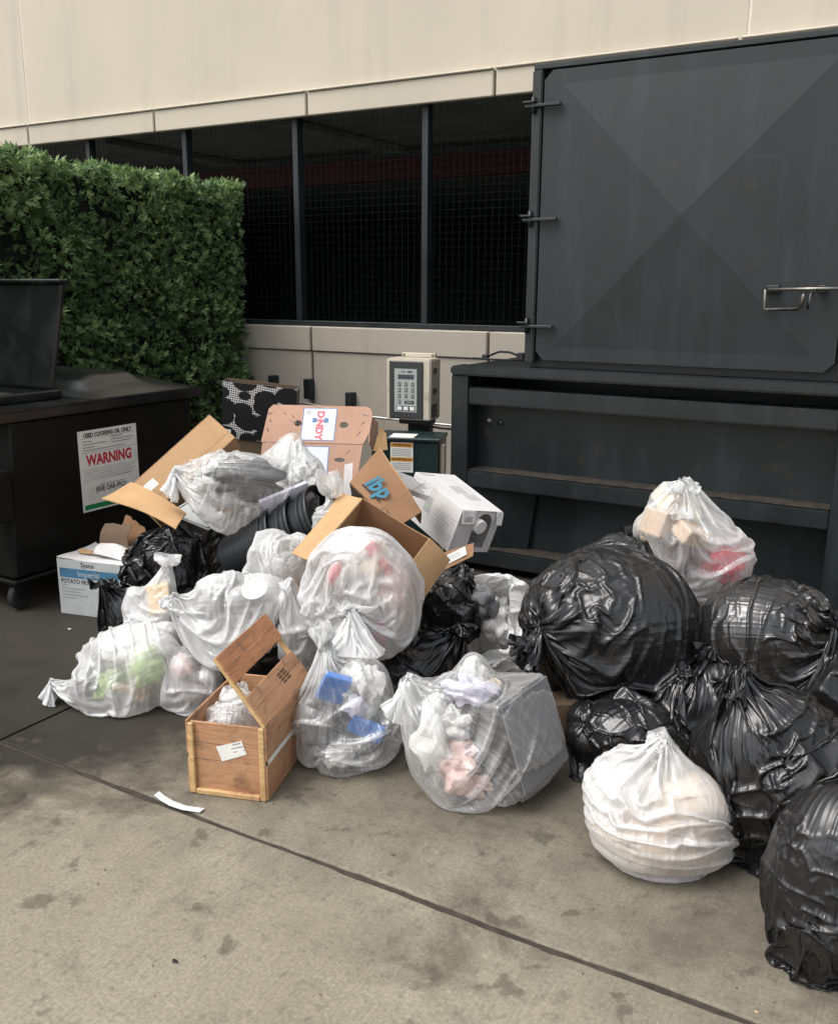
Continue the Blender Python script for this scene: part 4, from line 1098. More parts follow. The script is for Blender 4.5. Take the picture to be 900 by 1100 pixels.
build_bag('Q', 'plastic_wrap', 'crumpled clear wrap stuffed at the rim of the black tubs', 'wrap', F_CLEAR, seed=42, neck_name='loose_end',
          lumps=5, sim=dict(LQ, **dict(CL, slack=1.3, patch=.15)))
spec('CB', (-1.955, 2.165, .185), (.105, .135, .085), (.0, .05, .09))
build_bag('CB', 'plastic_bag', 'crumpled thin white plastic bag stuffed in the wooden crate', 'plastic bag', F_WHITE, seed=43, lumps=8, sim=dict(MQ, **dict(CL, cling=.06, slack=1.2, patch=.14)))
# black bags
build_bag('J', 'trash_bag', 'biggest black bag, tied at its side, heaped above the others', 'trash bag', F_BLACK3, seed=45, lumps=8, core=.93,
          sim=dict(HQ, **dict(BK, tail=(-.10, -.05, .0), tail_r=.085, slack=1.05, patch=.05, cling=.04, neck=.9, bend=.03, length=.955)))
build_bag('J2', 'trash_bag', 'greyish black bag peeking out behind the biggest black bag', 'trash bag', F_BLACK2, seed=46, lumps=8, sim=dict(LQ, **BK))
build_bag('K', 'trash_bag', 'smoky see-through black bag with pale waste, pulled into a pleated corner', 'trash bag', F_GREY, seed=48,
          wads=(9, (C_TAN, C_WHITE, C_GREY, C_PINK), 'filling'), lumps=4, core=.85, sim=dict(HQ, **dict(BK, slack=1.05, patch=.05, cling=.04, bend=.03, neck=.9, length=.955, tail=(.03, -.03, -.01), tail_r=.02)))
build_bag('H', 'trash_bag', 'tall wrinkled black bag standing behind the lone white bag', 'trash bag', F_BLACK, seed=51, lumps=12, core=.84,
          sim=dict(HQ, **dict(BK, slack=1.10, patch=.11, cling=.08, tail=(-.06, -.04, .02), tail_r=.07, knot_r=.02)))
build_bag('G', 'trash_bag', 'shiny black bag nearest the camera, cut off by the picture edge', 'trash bag', F_BLACK, seed=54, lumps=6, core=.93,
          sim=dict(HQ, **dict(BK, slack=1.05, patch=.05, cling=.04, bend=.03, length=.955, tail=(.02, .02, .05), tail_r=.05)))
build_bag('I', 'trash_bag', 'low black bag squashed under the biggest black bag', 'trash bag', F_BLACK, seed=57, lumps=10, sim=dict(MQ, **dict(BK, slack=1.08)))
build_bag('L', 'trash_bag', 'black bag half hidden behind the tall wrinkled black bag', 'trash bag', F_BLACK, seed=60, lumps=8, sim=dict(LQ, **BK))
build_bag('NB', 'trash_bag', 'crumpled black bag stuffed inside the open white carrier bag', 'trash bag', F_BLACK2, seed=63, lumps=14,
          sim=dict(MQ, **dict(BK, slack=1.14, patch=.12, tail=(.05, .0, .04), tail_r=.06)))
_nb = BAGS['NB']
build_bag('N', 'carrier_bag', 'open white plastic carrier bag wrapped round a black bag', 'carrier bag', F_CARRIER, seed=66, open_top=True,
          extra=[ell(_nb.c, _nb.r * 1.0)], wads=(6, (C_WHITE, C_WHITE, C_LGREY), 'filling'), lumps=3, sim=dict(MQ, **dict(CL, slack=1.10, patch=.10, cling=.04)))
build_bag('Y', 'trash_bag', 'crumpled black bag under the leaning long carton', 'trash bag', F_BLACK, seed=69, lumps=14, sim=dict(MQ, **dict(BK, slack=1.2, patch=.16, tail=(.04, -.05, -.01), tail_r=.04)))
build_bag('Y2', 'trash_bag', 'small black bag slumped against the potato carton', 'trash bag', F_BLACK, seed=72, lumps=6, sim=dict(LQ, **BK))
build_bag('X4', 'trash_bag', 'black bag filling the gap between biggest black bag and smoky bag', 'trash bag', F_BLACK, seed=73, lumps=8, sim=dict(LQ, **BK))
build_bag('X1', 'trash_bag', 'black bag buried under the black tubs', 'trash bag', F_BLACK, seed=75, lumps=8, sim=dict(LQ, **BK))
build_bag('X2', 'trash_bag', 'black bag squashed beneath the open carton', 'trash bag', F_BLACK, seed=78, lumps=8, sim=dict(LQ, **BK))
build_bag('X3', 'trash_bag', 'flattened black bag beneath the sprawled clear bag', 'trash bag', F_BLACK, seed=81, lumps=8, sim=dict(LQ, **BK))
# ------------------------------------------------------------------ boxes and other rubbish
def cut_board(name, outline, holes, th, mat, parent, rot=None, loc=None):
    """board cut from sheet stock: outline and holes in its own plane (x, y), thickness behind"""
    cu = bpy.data.curves.new('b', 'CURVE'); cu.dimensions = '2D'; cu.fill_mode = 'BOTH'; cu.extrude = th / 2
    for ring in [outline] + list(holes):
        s = cu.splines.new('POLY'); s.points.add(len(ring) - 1); s.use_cyclic_u = True
        for p, q in zip(s.points, ring): p.co = (q[0], q[1], 0, 1)
    t = bpy.data.objects.new('b', cu); COL.objects.link(t); bpy.context.view_layer.update()
    me = bpy.data.meshes.new_from_object(t.evaluated_get(bpy.context.evaluated_depsgraph_get()))
    bpy.data.objects.remove(t); bpy.data.curves.remove(cu); me.name = name; me.materials.clear()
    o = put(name, me, mat, parent)
    M4 = Matrix(rot).to_4x4() if rot is not None else Matrix.Identity(4)
    if loc is not None: M4.translation = Vector(loc)
    o.matrix_local = M4
    return o
def oval(cx, cy, a, b, n=16, tilt=0.):
    return [(cx + a * math.cos(t) * math.cos(tilt) - b * math.sin(t) * math.sin(tilt), cy + a * math.cos(t) * math.sin(tilt) + b * math.sin(t) * math.cos(tilt)) for t in [2 * math.pi * k / n for k in range(n)]]
def slit(x0, y0, x1, y1, w):
    d = Vector((x1 - x0, y1 - y0)).normalized(); n = Vector((-d.y, d.x)) * w
    return [(x0 + n.x, y0 + n.y), (x0 - n.x, y0 - n.y), (x1 - n.x * .4, y1 - n.y * .4), (x1 + n.x * .4, y1 + n.y * .4)]

# ---- wooden crate with its lid half open
cw, cl_, chh = .267, .408, .26
cr = thing('wooden_crate', 'small wooden fruit crate on the paving with its slatted lid half open', 'crate', (-1.922, 2.213, 0), Matrix.Rotation(rad(17.4), 3, 'Z'))
hw, hl = cw / 2, cl_ / 2
for y in (-hl + .010, hl - .018):
    for z0, z1 in ((.010, .118), (.1195, .176), (.1775, .250)): box('end_board', (-hw + .009, y, z0), (hw - .009, y + .008, z1), M_WOOD, cr, .0012)
for s in (-1, 1):
    for z0, z1 in ((.004, .122), (.142, .205), (.2065, .256)):
        box('side_board', (s * hw - .0035, -hl + .0005, z0), (s * hw + .0035, hl - .0005, z1), M_WOOD, cr, .0012)
    for y in (-hl - .004, hl - .010): box('corner_batten', (s * (hw - .013) - .0095, y, .002), (s * (hw - .013) + .0095, y + .0135, .258 - (.004 if s > 0 else .010)), M_WOOD2, cr, .0025)
box('foot_batten', (-hw + .024, -hl - .005, .001), (hw - .024, -hl + .0095, .019), M_WOOD2, cr, .0025)
for x0, x1 in ((-.13, -.05), (-.045, .04), (.045, .13)): box('bottom_board', (x0, -hl + .02, .002), (x1, hl - .02, .0085), M_WOOD, cr, .001)
box('side_label', (hw - .003, -hl + .02, .1225), (hw + .0022, hl - .12, .1415), M_WHITE, cr, 0)
al = rad(54); U_ = Vector((-math.cos(al), 0, math.sin(al))); N_ = Vector((math.sin(al), 0, math.cos(al))); H_ = Vector((hw + .002, 0, chh))
def lid_piece(name, u0, u1, y0, y1, n0, n1, mat):
    q = [H_ + U_ * u + Vector((0, y, 0)) + N_ * n for n in (n0, n1) for u, y in ((u0, y0), (u0, y1), (u1, y1), (u1, y0))]
    return hexa(name, [tuple(p) for p in q], mat, cr, .0012)
for y in (-hl, hl - .018): lid_piece('lid_batten', .0, .268, y, y + .018, -.012, 0, M_WOOD2)
lid_piece('lid_board', .004, .062, -hl, hl, .0006, .0066, M_WOOD); lid_piece('lid_board', .0635, .112, -hl, hl, .0006, .0066, M_WOOD)
lid_piece('lid_board', .168, .218, -hl, hl, .0006, .0066, M_WOODR); lid_piece('lid_board', .2195, .270, -hl, hl, .0006, .0066, M_WOODR)
M_STAMP = plain('stamp_ink', (.10, .045, .02), .8, .3, 60)
for k in range(4):
    p = H_ + U_ * (.082 - .011 * k) + N_ * .0068
    for y0, y1 in ((.02, .045), (.05, .085)): 
        q = [p + U_ * u + Vector((0, y + .004 * k, 0)) + N_ * n for n in (0, .0004) for u, y in ((0, y0), (0, y1), (.007, y1), (.007, y0))]
        hexa('stamp', [tuple(v) for v in q], M_STAMP, cr, 0)
lab = sheet('paper_label', [(-.038, -hl + .0088, .170), (.050, -hl + .0088, .200), (.066, -hl + .0088, .155), (-.020, -hl + .0088, .120)], .0006, M_WHITE, cr, 4, 4, .0002)
for k, (a, b_) in enumerate(((.018, .046), (.010, .052), (.014, .056))):
    z = .184 - .012 * k; hexa('printed_line', [(a + .004 * k, -hl + .0080, z + a * .33 - .009), (b_ + .004 * k, -hl + .0080, z + b_ * .33 - .009), (b_ + .004 * k, -hl + .0084, z + b_ * .33 - .009), (a + .004 * k, -hl + .0084, z + a * .33 - .009),
          (a + .004 * k, -hl + .0080, z + a * .33 - .005), (b_ + .004 * k, -hl + .0080, z + b_ * .33 - .005), (b_ + .004 * k, -hl + .0084, z + b_ * .33 - .005), (a + .004 * k, -hl + .0084, z + a * .33 - .005)], M_GREYINK, lab, 0)

def carton(name, label, c, dims, R, mat, th=.004, faces='-x+x-y+y-z', cat='box', inner=None):
    t = thing(name, label, cat, c, Matrix(R)); x, y, z = [d / 2 for d in dims]; e = .0008
    Q = {'-x': ((-x, -y + th, -z + th), (-x + th, y - th, z)), '+x': ((x - th, -y + th, -z + th), (x, y - th, z)),
         '-y': ((-x, -y, -z + th), (x, -y + th - e, z)), '+y': ((-x, y - th + e, -z + th), (x, y, z)),
         '-z': ((-x, -y, -z), (x, y, -z + th - e)), '+z': ((-x, -y, z + e), (x, y, z + th))}
    for k in range(0, len(faces), 2): box('panel', *Q[faces[k:k + 2]], mat, t, .0008)
    return t

# ---- potato carton beside the oil bin
pd = (.366, .300, .285); pz = pd[2] / 2; py = -pd[1] / 2
pb = carton('potato_carton', 'grubby white carton with a blue band beside the oil bin', (-3.601, 3.106, pz), pd, Matrix.Rotation(rad(12.1), 3, 'Z'), M_GREYCARD)
M_BAND = plain('blue_band', (.045, .17, .30), .6, .2, 9, dirt=(.05, .08, .1), dscale=9)
box('blue_band', (-.170, py - .0007, .050), (.172, py - .0001, .098), M_BAND, pb, 0)
lettering('Sysco', M_INK, pb, (-.005, py - .0006, .120), RF, .034, bold=.012)
lettering('Imperial', M_GREYCARD, pb, (.0, py - .0012, .073), RF, .040)
lettering('POTATO FRY', M_INK, pb, (-.165, py - .0006, .030), RF, .032, bold=.016, align='LEFT', sx=.86)
for k, (a, b_) in enumerate(((-.163, -.125), (-.163, -.03), (-.163, -.055), (-.163, -.01), (-.163, -.09))): box('printed_line', (a, py - .0006, .006 - .0165 * k), (b_, py - .0001, .013 - .0165 * k), M_GREYINK, pb, 0)
for k, (a, b_) in enumerate(((.12, .165), (.085, .16), (.02, .06), (.07, .075), (.09, .165))): box('printed_line', (a, py - .0006, .025 - .018 * k), (b_, py - .0001, .032 - .018 * k), M_PALEINK, pb, 0)
sheet('top_flap', [(-.182, -.149, pz + .002), (.182, -.149, pz + .002), (.15, .02, pz + .010), (-.182, .149, pz + .004)], .003, M_WCARD, pb, 8, 8, .004, seed=3, ragged=.02)
sheet('torn_edge', [(-.13, -.06, pz + .0150), (.05, -.085, pz + .018), (.06, -.06, pz + .024), (-.13, -.03, pz + .0215)], .002, M_CARD, pb, 8, 3, .003, seed=5, ragged=.06)
for k, (q, m, lab_, cu) in enumerate((([(-3.602, 3.053, .331), (-3.623, 3.126, .446), (-3.477, 3.162, .443), (-3.442, 3.091, .317)], M_CARDD, 'curled scrap of brown cardboard on the potato carton', .02),
                                 ([(-3.617, 3.171, .339), (-3.60, 3.258, .445), (-3.465, 3.252, .401), (-3.448, 3.181, .303)], M_CARD3, 'second brown cardboard scrap standing behind the curled one', -.015),
                                 ([(-3.575, 3.002, .328), (-3.597, 3.096, .362), (-3.449, 3.102, .345), (-3.40, 3.023, .307)], M_WCARD, 'white torn board lying on the potato carton', .012))):
    b0 = Vector(q[0]); t = sheet('torn_cardboard', [tuple(Vector(p) - b0) for p in q], .003, m, None, 12, 12, .004, cu, seed=20 + k, ragged=.03); t.location = b0; tag(t, lab_, 'cardboard', 'torn cardboard scraps')

# ---- long carton leaning on the bin, with a loose flap
lbx = carton('long_carton', 'long tan carton tipped up against the oil bin, flap hanging', (-3.181, 3.279, .708), (.537, .236, .187), [[.3947, -.3378, -.8544], [.6804, .7325, .0247], [.6175, -.5911, .519]], M_CARD, faces='+x-y+y-z+z')
IL = Matrix(((.3947, .6804, .6175), (-.3378, .7325, -.5911), (-.8544, .0247, .519)))
def inv_l(p): return tuple(IL @ (Vector(p) - Vector((-3.181, 3.279, .708))))
sheet('flap', [inv_l(p) for p in ((-3.295, 2.835, .683), (-2.771, 2.762, .621), (-2.879, 2.942, .635), (-3.299, 3.019, .715))], .004, M_CARD2, lbx, 14, 8, .004, -.018, seed=2)
box('shipping_label', (-.20, -.1190, .0), (-.14, -.1184, .045), M_WHITE, lbx, 0)
for z in (.012, .022, .032): box('printed_line', (-.193, -.1194, z), (-.147, -.1191, z + .003), M_GREYINK, lbx, 0)
box('fold_line', (-.262, -.1185, -.047), (.262, -.1181, -.044), M_CARD3, lbx, 0)

# ---- shallow fruit tray box
pR = [[-.3258, -.886, .3301], [.9443, -.3218, .0684], [.0456, .334, .9415]]
pe = carton('fruit_box', 'dark printed fruit box with a white lid under the clear bag', (-2.966, 3.104, .532), (.27, .202, .087), pR, plain('dark_print', (.035, .032, .03), .6, .4, 30), faces='-x+x-y+y-z')
M_TRAYLID = plain('tray_lid', (.55, .58, .58), .35, .08, 8)
box('lid', (-.136, -.102, .0445), (.136, .102, .0485), M_TRAYLID, pe, .001)
for a, b_ in (((-.128, -.094), (.128, -.088)), ((-.128, .088), (.128, .094)), ((-.128, -.0865), (-.122, .0865)), ((.122, -.0865), (.128, .0865))): box('printed_border', (a[0], a[1], .0486), (b_[0], b_[1], .0491), M_INK, pe, 0)
for p in ((-.02, .03), (.05, -.02), (-.06, -.03)): lathe('vent_hole', [(.006, 0), (.006, .0006), (0, .0006)], M_INK, pe, 10, loc=(p[0], p[1], .0486))
lettering('PEACHES', M_PALEINK, pe, (.02, -.1014, -.005), RF, .045, bold=.012)
lettering('PEACHES', M_PALEINK, pe, (-.1354, .0, -.005), cols((0, -1, 0), (0, 0, 1)), .040, bold=.012)

# ---- nested black tubs lying on their side
ax0 = Vector((-2.711, 3.01, .405)); ax1 = Vector((-2.240, 3.095, .655)); axd = (ax1 - ax0).normalized()
for k, (s, lb_) in enumerate(((.0, 'black plastic tub at the open outer end of the nested tubs'), (-.105, 'middle black plastic tub of the nested three'), (-.21, 'innermost black plastic tub, its base towards the black bag'))):
    p = ax1 + axd * s
    t = thing('black_tub', lb_, 'tub', p, None, 'nested black tubs'); t.rotation_euler = axd.to_track_quat('Z', 'Y').to_euler()
    lathe('wall', [(0, -.300), (.098, -.300), (.103, -.296), (.128, -.055), (.136, -.050), (.136, -.042), (.130, -.038), (.131, -.026), (.139, -.022), (.139, -.014), (.133, -.010), (.135, -.002), (.126, -.003), (.120, -.05), (.096, -.288), (0, -.288)], M_BLACKPL, t, 40)
    lathe('rim', [(.1345, -.008), (.142, -.008), (.144, 0), (.142, .007), (.134, .007), (.132, .0), (.1345, -.008)], M_BLACKPL, t, 40)

# ---- big open carton with the red-stained bag
bR = Matrix(((.8717, .0413, .4883), (.2001, .8795, -.4317), (-.4473, .474, .7584))); bc = Vector((-1.9, 2.888, .523))
bp_ = thing('open_carton', 'large tan open carton with flaps spread round a clear bag', 'box', bc, bR)
x, y, z = .1515, .1875, .15; th = .005
def iv(p): return tuple(bR.transposed() @ (Vector(p) - bc))
sheet('back_panel', [(-x, y, -z), (x, y, -z), (x, y, z), (-x, y, z)][::-1], th, M_CARD3, bp_, 8, 8, .002, seed=1)
sheet('side_panel', [(-x, -y, -z), (-x, y - .006, -z), (-x, y - .006, z), (-x, -y, z)], th, M_CARD, bp_, 8, 8, .002, seed=2)
sheet('side_panel', [(x, y - .006, -z), (x, -y, -z), (x, -y, z), (x, y - .006, z)], th, M_CARD, bp_, 8, 8, .002, seed=3)
sheet('bottom_panel', [(-x + .006, -y, -z), (x - .006, -y, -z), (x - .006, y - .007, -z), (-x + .006, y - .007, -z)], th, M_CARD, bp_, 6, 6, .002, seed=4)
sheet('flap', [(-x - .001, y - .004, z + .002), (-x - .001, -y, z + .002), iv((-2.161, 2.77, .581)), iv((-2.113, 3.042, .776))], th, M_CARD2, bp_, 10, 6, .002, seed=5)
sheet('flap', [(x + .001, -y, z + .002), (x + .001, y - .004, z + .002), iv((-1.625, 3.072, .562)), iv((-1.654, 2.766, .377))], th, M_CARD, bp_, 10, 6, .003, seed=6)

# ---- carton with teal letters
A_, B_, C_c, D_ = [Vector(p) for p in ((-2.211, 3.247, .779), (-2.196, 3.469, .905), (-1.925, 3.377, .655), (-1.94, 3.183, .63))]
ib = thing('meat_carton', 'brown carton with big teal letters standing behind the open carton', 'box', A_)
sheet('printed_panel', [tuple(p - A_) for p in (A_, D_, C_c, B_)], .005, M_CARD3, ib, 8, 8, .0015, seed=8)
bk = Vector((-.10, .17, -.10))
sheet('side_panel', [tuple(p - A_) for p in (B_, C_c, C_c + bk, B_ + bk)], .005, M_CARD, ib, 6, 6, .002, seed=9)
sheet('side_panel', [tuple(p - A_) for p in (D_ + Vector((-.005, .005, -.008)), A_ + Vector((-.005, .005, -.008)), A_ + bk * .7 + Vector((0, 0, -.05)), D_ + bk * .7)], .005, M_CARDD, ib, 6, 6, .002, seed=10)
ex = (D_ - A_); ey = (B_ - A_); RI = cols(ex, ey); nI = Vector((RI[0][2], RI[1][2], RI[2][2])); e1 = ex.normalized(); e2 = Vector((RI[0][1], RI[1][1], RI[2][1]))
lettering('ibp', M_TEAL, ib, tuple(e1 * .105 + e2 * .080 + nI * .004), RI, .115, bold=.035, shear=.0, sx=.85)
lettering('ibp', M_INK, ib, tuple(e1 * .24 + e2 * .022 + nI * .004), RI, .022, bold=.0)
box_l = hexa('printed_line', [tuple(e1 * u + e2 * v + nI * n) for n in (.0032, .0038) for u, v in ((.045, .030), (.165, .030), (.165, .038), (.045, .038))], M_INK, ib, 0)
q = e1 * .20
hexa('fold_line', [tuple(q + e1 * u + e2 * v + nI * n) for n in (.0026, .0030) for u, v in ((0, .004), (.003, .004), (.003, .25), (0, .25))], M_CARDD, ib, 0)

# ---- white carton with a jug in it
wR = Matrix(((.8623, .3893, .3239), (-.4246, .9043, .0435), (-.2759, -.1751, .9451))); wd = (.40, .246, .211)
wb = carton('jug_carton', 'white printed carton with a jug cap showing in its cut-out', (-2.001, 3.791, .559), wd, wR, M_WCARD, faces='-x-y+y-z+z')
arch = [(.030 + .052 * math.cos(t), .035 + .06 * math.sin(t)) for t in np.linspace(0, math.pi, 10)] + [(-.03, -.10), (.08, -.10)]
cut_board('front_panel', [(-.118, -.101), (.118, -.101), (.118, .103), (-.118, .103)], [arch[:10] + [(-.022, -.085), (.082, -.085)]], .004, M_WCARD, wb, cols((0, 1, 0), (0, 0, 1)), (.197, 0, 0))
for y0, y1 in ((-.124, -.045), (.085, .124)):
    o = hexa('flap', [(.2005, y0, .104), (.2005, y1, .104), (.2035, y1, .104), (.2035, y0, .104), (.2005, y0, .1065), (.2005, y1, .1065), (.2035, y1, .1065), (.2035, y0, .1065)], M_WCARD, wb, 0)
    sheet('flap', [(.204, y0, .107), (.204, y1, .107), (.222, y1 - .004, .050), (.222, y0 + .004, .050)], .003, M_WCARD, wb, 3, 3, .001)
jug = thing('plastic_jug', 'white plastic jug with a round cap inside the white carton', 'jug', Vector((-2.001, 3.791, .559)), wR)
M_HDPE = plain('jug_plastic', (.62, .62, .60), .35, .06)
box('body', (-.16, -.10, -.095), (.09, .105, .085), M_HDPE, jug, .03, 3)
lathe('neck', [(.030, 0), (.030, .06), (.024, .07), (.024, .11)], M_HDPE, jug, 20, axis=(1, 0, 0), loc=(.088, .0, .035))
lathe('cap', [(.031, 0), (.034, .003), (.034, .030), (.031, .034), (0, .034)], M_WHITE, jug, 24, axis=(1, 0, 0), loc=(.192, .0, .035))
yb = -wd[1] / 2 - .0006
for k, (a, b_, z0) in enumerate(((.02, .13, .03), (.02, .11, .015), (.02, .15, .0), (.04, .12, -.02), (.06, .12, -.034), (.05, .14, -.05), (.155, .185, .04), (.155, .18, .02), (.155, .185, -.04), (.155, .18, -.06))):
    box('printed_line', (a, yb, z0), (b_, yb + .0005, z0 + .005), M_PALEINK, wb, 0)
box('printed_seal', (-.06, yb, -.02), (-.01, yb + .0005, .06), M_PALEINK, wb, 0); box('printed_seal', (-.052, yb - .0004, .0), (-.018, yb - .0001, .02), plain('pale_green', (.45, .58, .42), .6, .1), wb, 0)
for a, b_, y0, y1 in ((-.19, -.165, -.11, -.02), (-.06, .02, -.02, .05), (.03, .09, .0, .07), (-.06, .09, .075, .083)):
    box('printed_block', (a, y0, .1098), (b_, y1, .1103), M_PALEINK, wb, 0)
for k in range(7): box('barcode_bar', (.2245, -.110 + .006 * k, .062), (.2251, -.107 + .006 * k, .090), M_GREYINK, wb, 0)

# ---- flattened produce carton with a framed label
dR = Matrix(((.9499, -.2673, -.1622), (.3123, .8362, .4508), (.0151, -.4788, .8778))); dc = Vector((-2.948, 4.03, .877))
dn = thing('produce_carton', 'flattened pinkish tan produce carton with a framed red lettered label', 'box', dc, dR)
X1, Z1 = .2955, .1065
outl = [(-X1 - .012, -Z1), (X1 - .03, -Z1), (X1 - .004, -Z1 * .4), (X1 + .004, Z1 * .5), (X1 - .004, Z1 * .85), (X1 - .03, Z1), (-X1 + .03, Z1 + .004), (-X1 + .006, Z1 * .8)]
sl = [slit(-.29, .055, -.262, .062, .003), slit(-.275, .022, -.262, .008, .003), slit(-.283, -.03, -.273, -.05, .003), slit(.245, .060, .285, .052, .003), slit(.262, .02, .243, .0, .003), slit(.245, -.035, .228, -.062, .003), slit(-.20, .065, -.175, .045, .0016), slit(-.15, .05, -.13, .03, .0016), slit(-.16, .02, -.14, .01, .0012)]
cut_board('upper_panel', outl, [oval(-.112, .005, .024, .017), oval(.147, .0, .026, .017)] + sl, .005, M_CARDP, dn, cols((1, 0, 0), (0, 0, 1)), (0, 0, 0))
def framed(name, x0, x1, z0, z1, parent):
    o = box(name, (x0, -.0034, z0), (x1, -.0026, z1), M_BLUEF, parent, 0)
    box('label_face', (x0 + .006, -.0041, z0 + .006), (x1 - .006, -.0035, z1 - .006), M_LABEL, o, 0); return o
M_BLUEF = plain('label_border', (.16, .21, .34), .5, .1); M_LABEL = plain('label_white', (.60, .64, .68), .5, .05)
fr_ = framed('framed_label', -.088, .104, -.094, .095, dn)
RD = cols((0, 0, -1), (1, 0, 0))
lettering('D', M_PINKINK, fr_, (.012, -.0046, .056), RD, .055, bold=.05); lettering('NDY', M_PINKINK, fr_, (.012, -.0046, -.030), RD, .055, bold=.05)
lathe('printed_emblem', [(.0125, 0), (.0125, .0004), (0, .0004)], M_PALEINK, fr_, 16, axis=(0, -1, 0), loc=(.014, -.0042, .0225))
lathe('printed_seal', [(.017, 0), (.017, .0004), (0, .0004)], M_PALEINK, fr_, 18, axis=(0, -1, 0), loc=(-.055, -.0042, .068))
for x0 in (-.030, .035): box('printed_patch', (x0, -.0047, .010), (x0 + .024, -.0042, .036), M_BLUEINK, fr_, 0)
for x0, z0, z1 in ((-.012, -.035, .0), (-.022, -.03, -.005), (.062, -.05, .03), (.078, -.08, .06), (.088, -.06, .08)): box('printed_line', (x0, -.0046, z0), (x0 + .003, -.0042, z1), M_PALEINK, fr_, 0)
for z0, z1, x0, x1 in ((.099, .101, -.02, .02),): box('fold_line', (x0, -.0030, z0), (x1, -.0027, z1), M_CARD3, dn, 0)
for x0 in (-.205, -.128, .125, .205): box('fold_line', (x0, -.00265, -.1), (x0 + .0025, -.0023, .098), M_CARD2, dn, 0)
lowR = cols((1, 0, 0), (0, -.12, 1))
lp = cut_board('lower_panel', [(-X1 - .01, -.25), (X1 - .05, -.25), (X1 - .03, .0), (-X1 + .0, .0)], [oval(.145, -.085, .03, .012), slit(.20, -.03, .18, -.055, .002)], .005, M_CARDP, dn, lowR, (0, -.008, -Z1 - .006))
o = box('framed_label', (-.075, -.18, .0026), (.085, -.012, .0031), M_BLUEF, lp, 0)
box('label_face', (-.069, -.174, .0032), (.079, -.018, .0036), M_LABEL, lp, 0)
sheet('side_flap', [(X1 + .0, -.006, -.10), (X1 + .01, .09, -.11), (X1 + .015, .09, .05), (X1 + .004, -.002, .05)], .004, M_CARDP, dn, 4, 6, .003, seed=12)

# ---- black and white patterned board box
tR = Matrix(((.9095, -.3928, .1364), (.4051, .911, -.0779), (-.0937, .1261, .9876)))
def pattern_mat():
    m, nt, b = new_mat('spotted_print'); v = coords(nt)
    vo = nd(nt, 'TexVoronoi', {'Vector': coords(nt, (8.5, 1, 12)), 'Scale': 1., 'Randomness': .55}, feature='F1').outputs['Distance']
    blob = ramp(nt, vo, [(.63, 1.), (.66, 0.)])
    ck = nd(nt, 'TexChecker', {'Vector': coords(nt, (1, 1, 1), rot=(0, rad(40), 0)), 'Scale': 110., 'Color1': (.75, .75, .75), 'Color2': (.02, .02, .02)}).outputs['Color']
    nt.links.new(mixc(nt, blob, ck, (.006, .006, .008)), b.inputs['Base Color']); b.inputs['Roughness'].default_value = .45
    return m
pt = thing('patterned_carton', 'upright carton printed with black ovals on white mesh', 'box', (-3.484, 4.198, .884), tR)
MP = pattern_mat()
box('front_panel', (-.2185, -.02, -.1705), (.2185, -.016, .1705), MP, pt, .001)
box('back_panel', (-.2185, .056, -.1705), (.2185, .060, .1705), M_CARDD, pt, .001)
for s in (-1, 1): box('side_panel', (s * .2165 - .002, -.0155, -.1705), (s * .2165 + .002, .0555, .1705), MP, pt, .001)
box('bottom_panel', (-.214, -.0155, -.1705), (.214, .0555, -.1665), M_CARDD, pt, 0)
box('bottom_panel', (-.15, -.01, -.9), (.15, .05, -.172), M_CARDD, pt, .004)
box('price_sticker', (-.215, -.0208, -.135), (-.165, -.0203, -.115), M_WHITE, pt, 0)

# ---- small odds and ends in the heap
def loose(name, label, cat, q, th, mat, **k):
    b0 = Vector(q[0]); o = sheet(name, [tuple(Vector(p) - b0) for p in q], th, mat, None, **k); o.location = b0; return tag(o, label, cat)
cd_ = loose('white_card', 'narrow white card upright between produce carton and teal lettered carton', 'card', [(-2.371, 3.423, .640), (-2.338, 3.443, .640), (-2.375, 3.516, .806), (-2.408, 3.495, .797)], .0015, M_WCARD, nx=3, ny=6, warp=.001)
can = thing('round_tub', 'small dark round tub with a red lid inside the heap', 'tub', (-2.32, 3.276, .62)); can.rotation_euler = (rad(28), rad(-12), 0)
lathe('wall', [(0, 0), (.034, 0), (.040, .058), (.042, .060), (.042, .064), (.037, .064)], M_BLACKPL, can, 24); lathe('lid', [(.037, .0585), (.037, .062), (0, .063)], C_RED, can, 24)
bcd = loose('labelled_cardboard', 'brown cardboard scrap with a white barcode label below the jug carton', 'cardboard', [(-1.808, 3.341, .498), (-1.763, 3.292, .443), (-1.689, 3.406, .487), (-1.714, 3.462, .527)], .004, M_CARD3, nx=4, ny=4, warp=.001)
_e1 = (Vector((-1.689, 3.406, .487)) - Vector((-1.763, 3.292, .443))).normalized(); _e2 = (Vector((-1.808, 3.341, .498)) - Vector((-1.763, 3.292, .443))).normalized(); _n = _e1.cross(_e2).normalized(); _o = Vector((-1.763, 3.292, .443)) - Vector((-1.808, 3.341, .498))
hexa('white_label', [tuple(_o + _e1 * u + _e2 * v + _n * n) for n in (.003, .0036) for u, v in ((.015, .018), (.115, .018), (.115, .06), (.015, .06))], M_WHITE, bcd, 0)
for k in range(8): hexa('barcode_bar', [tuple(_o + _e1 * u + _e2 * v + _n * n) for n in (.0037, .0041) for u, v in ((.022 + .008 * k, .026), (.0255 + .008 * k, .026), (.0255 + .008 * k, .052), (.022 + .008 * k, .052))], M_GREYINK, bcd, 0)
loose('cardboard_scrap', 'small tan cardboard corner poking up beside the green cabinet', 'cardboard', [(-2.80, 4.335, .70), (-2.715, 4.370, .71), (-2.735, 4.385, .80), (-2.765, 4.375, .835)], .004, M_CARD2, nx=4, ny=4, warp=.002)
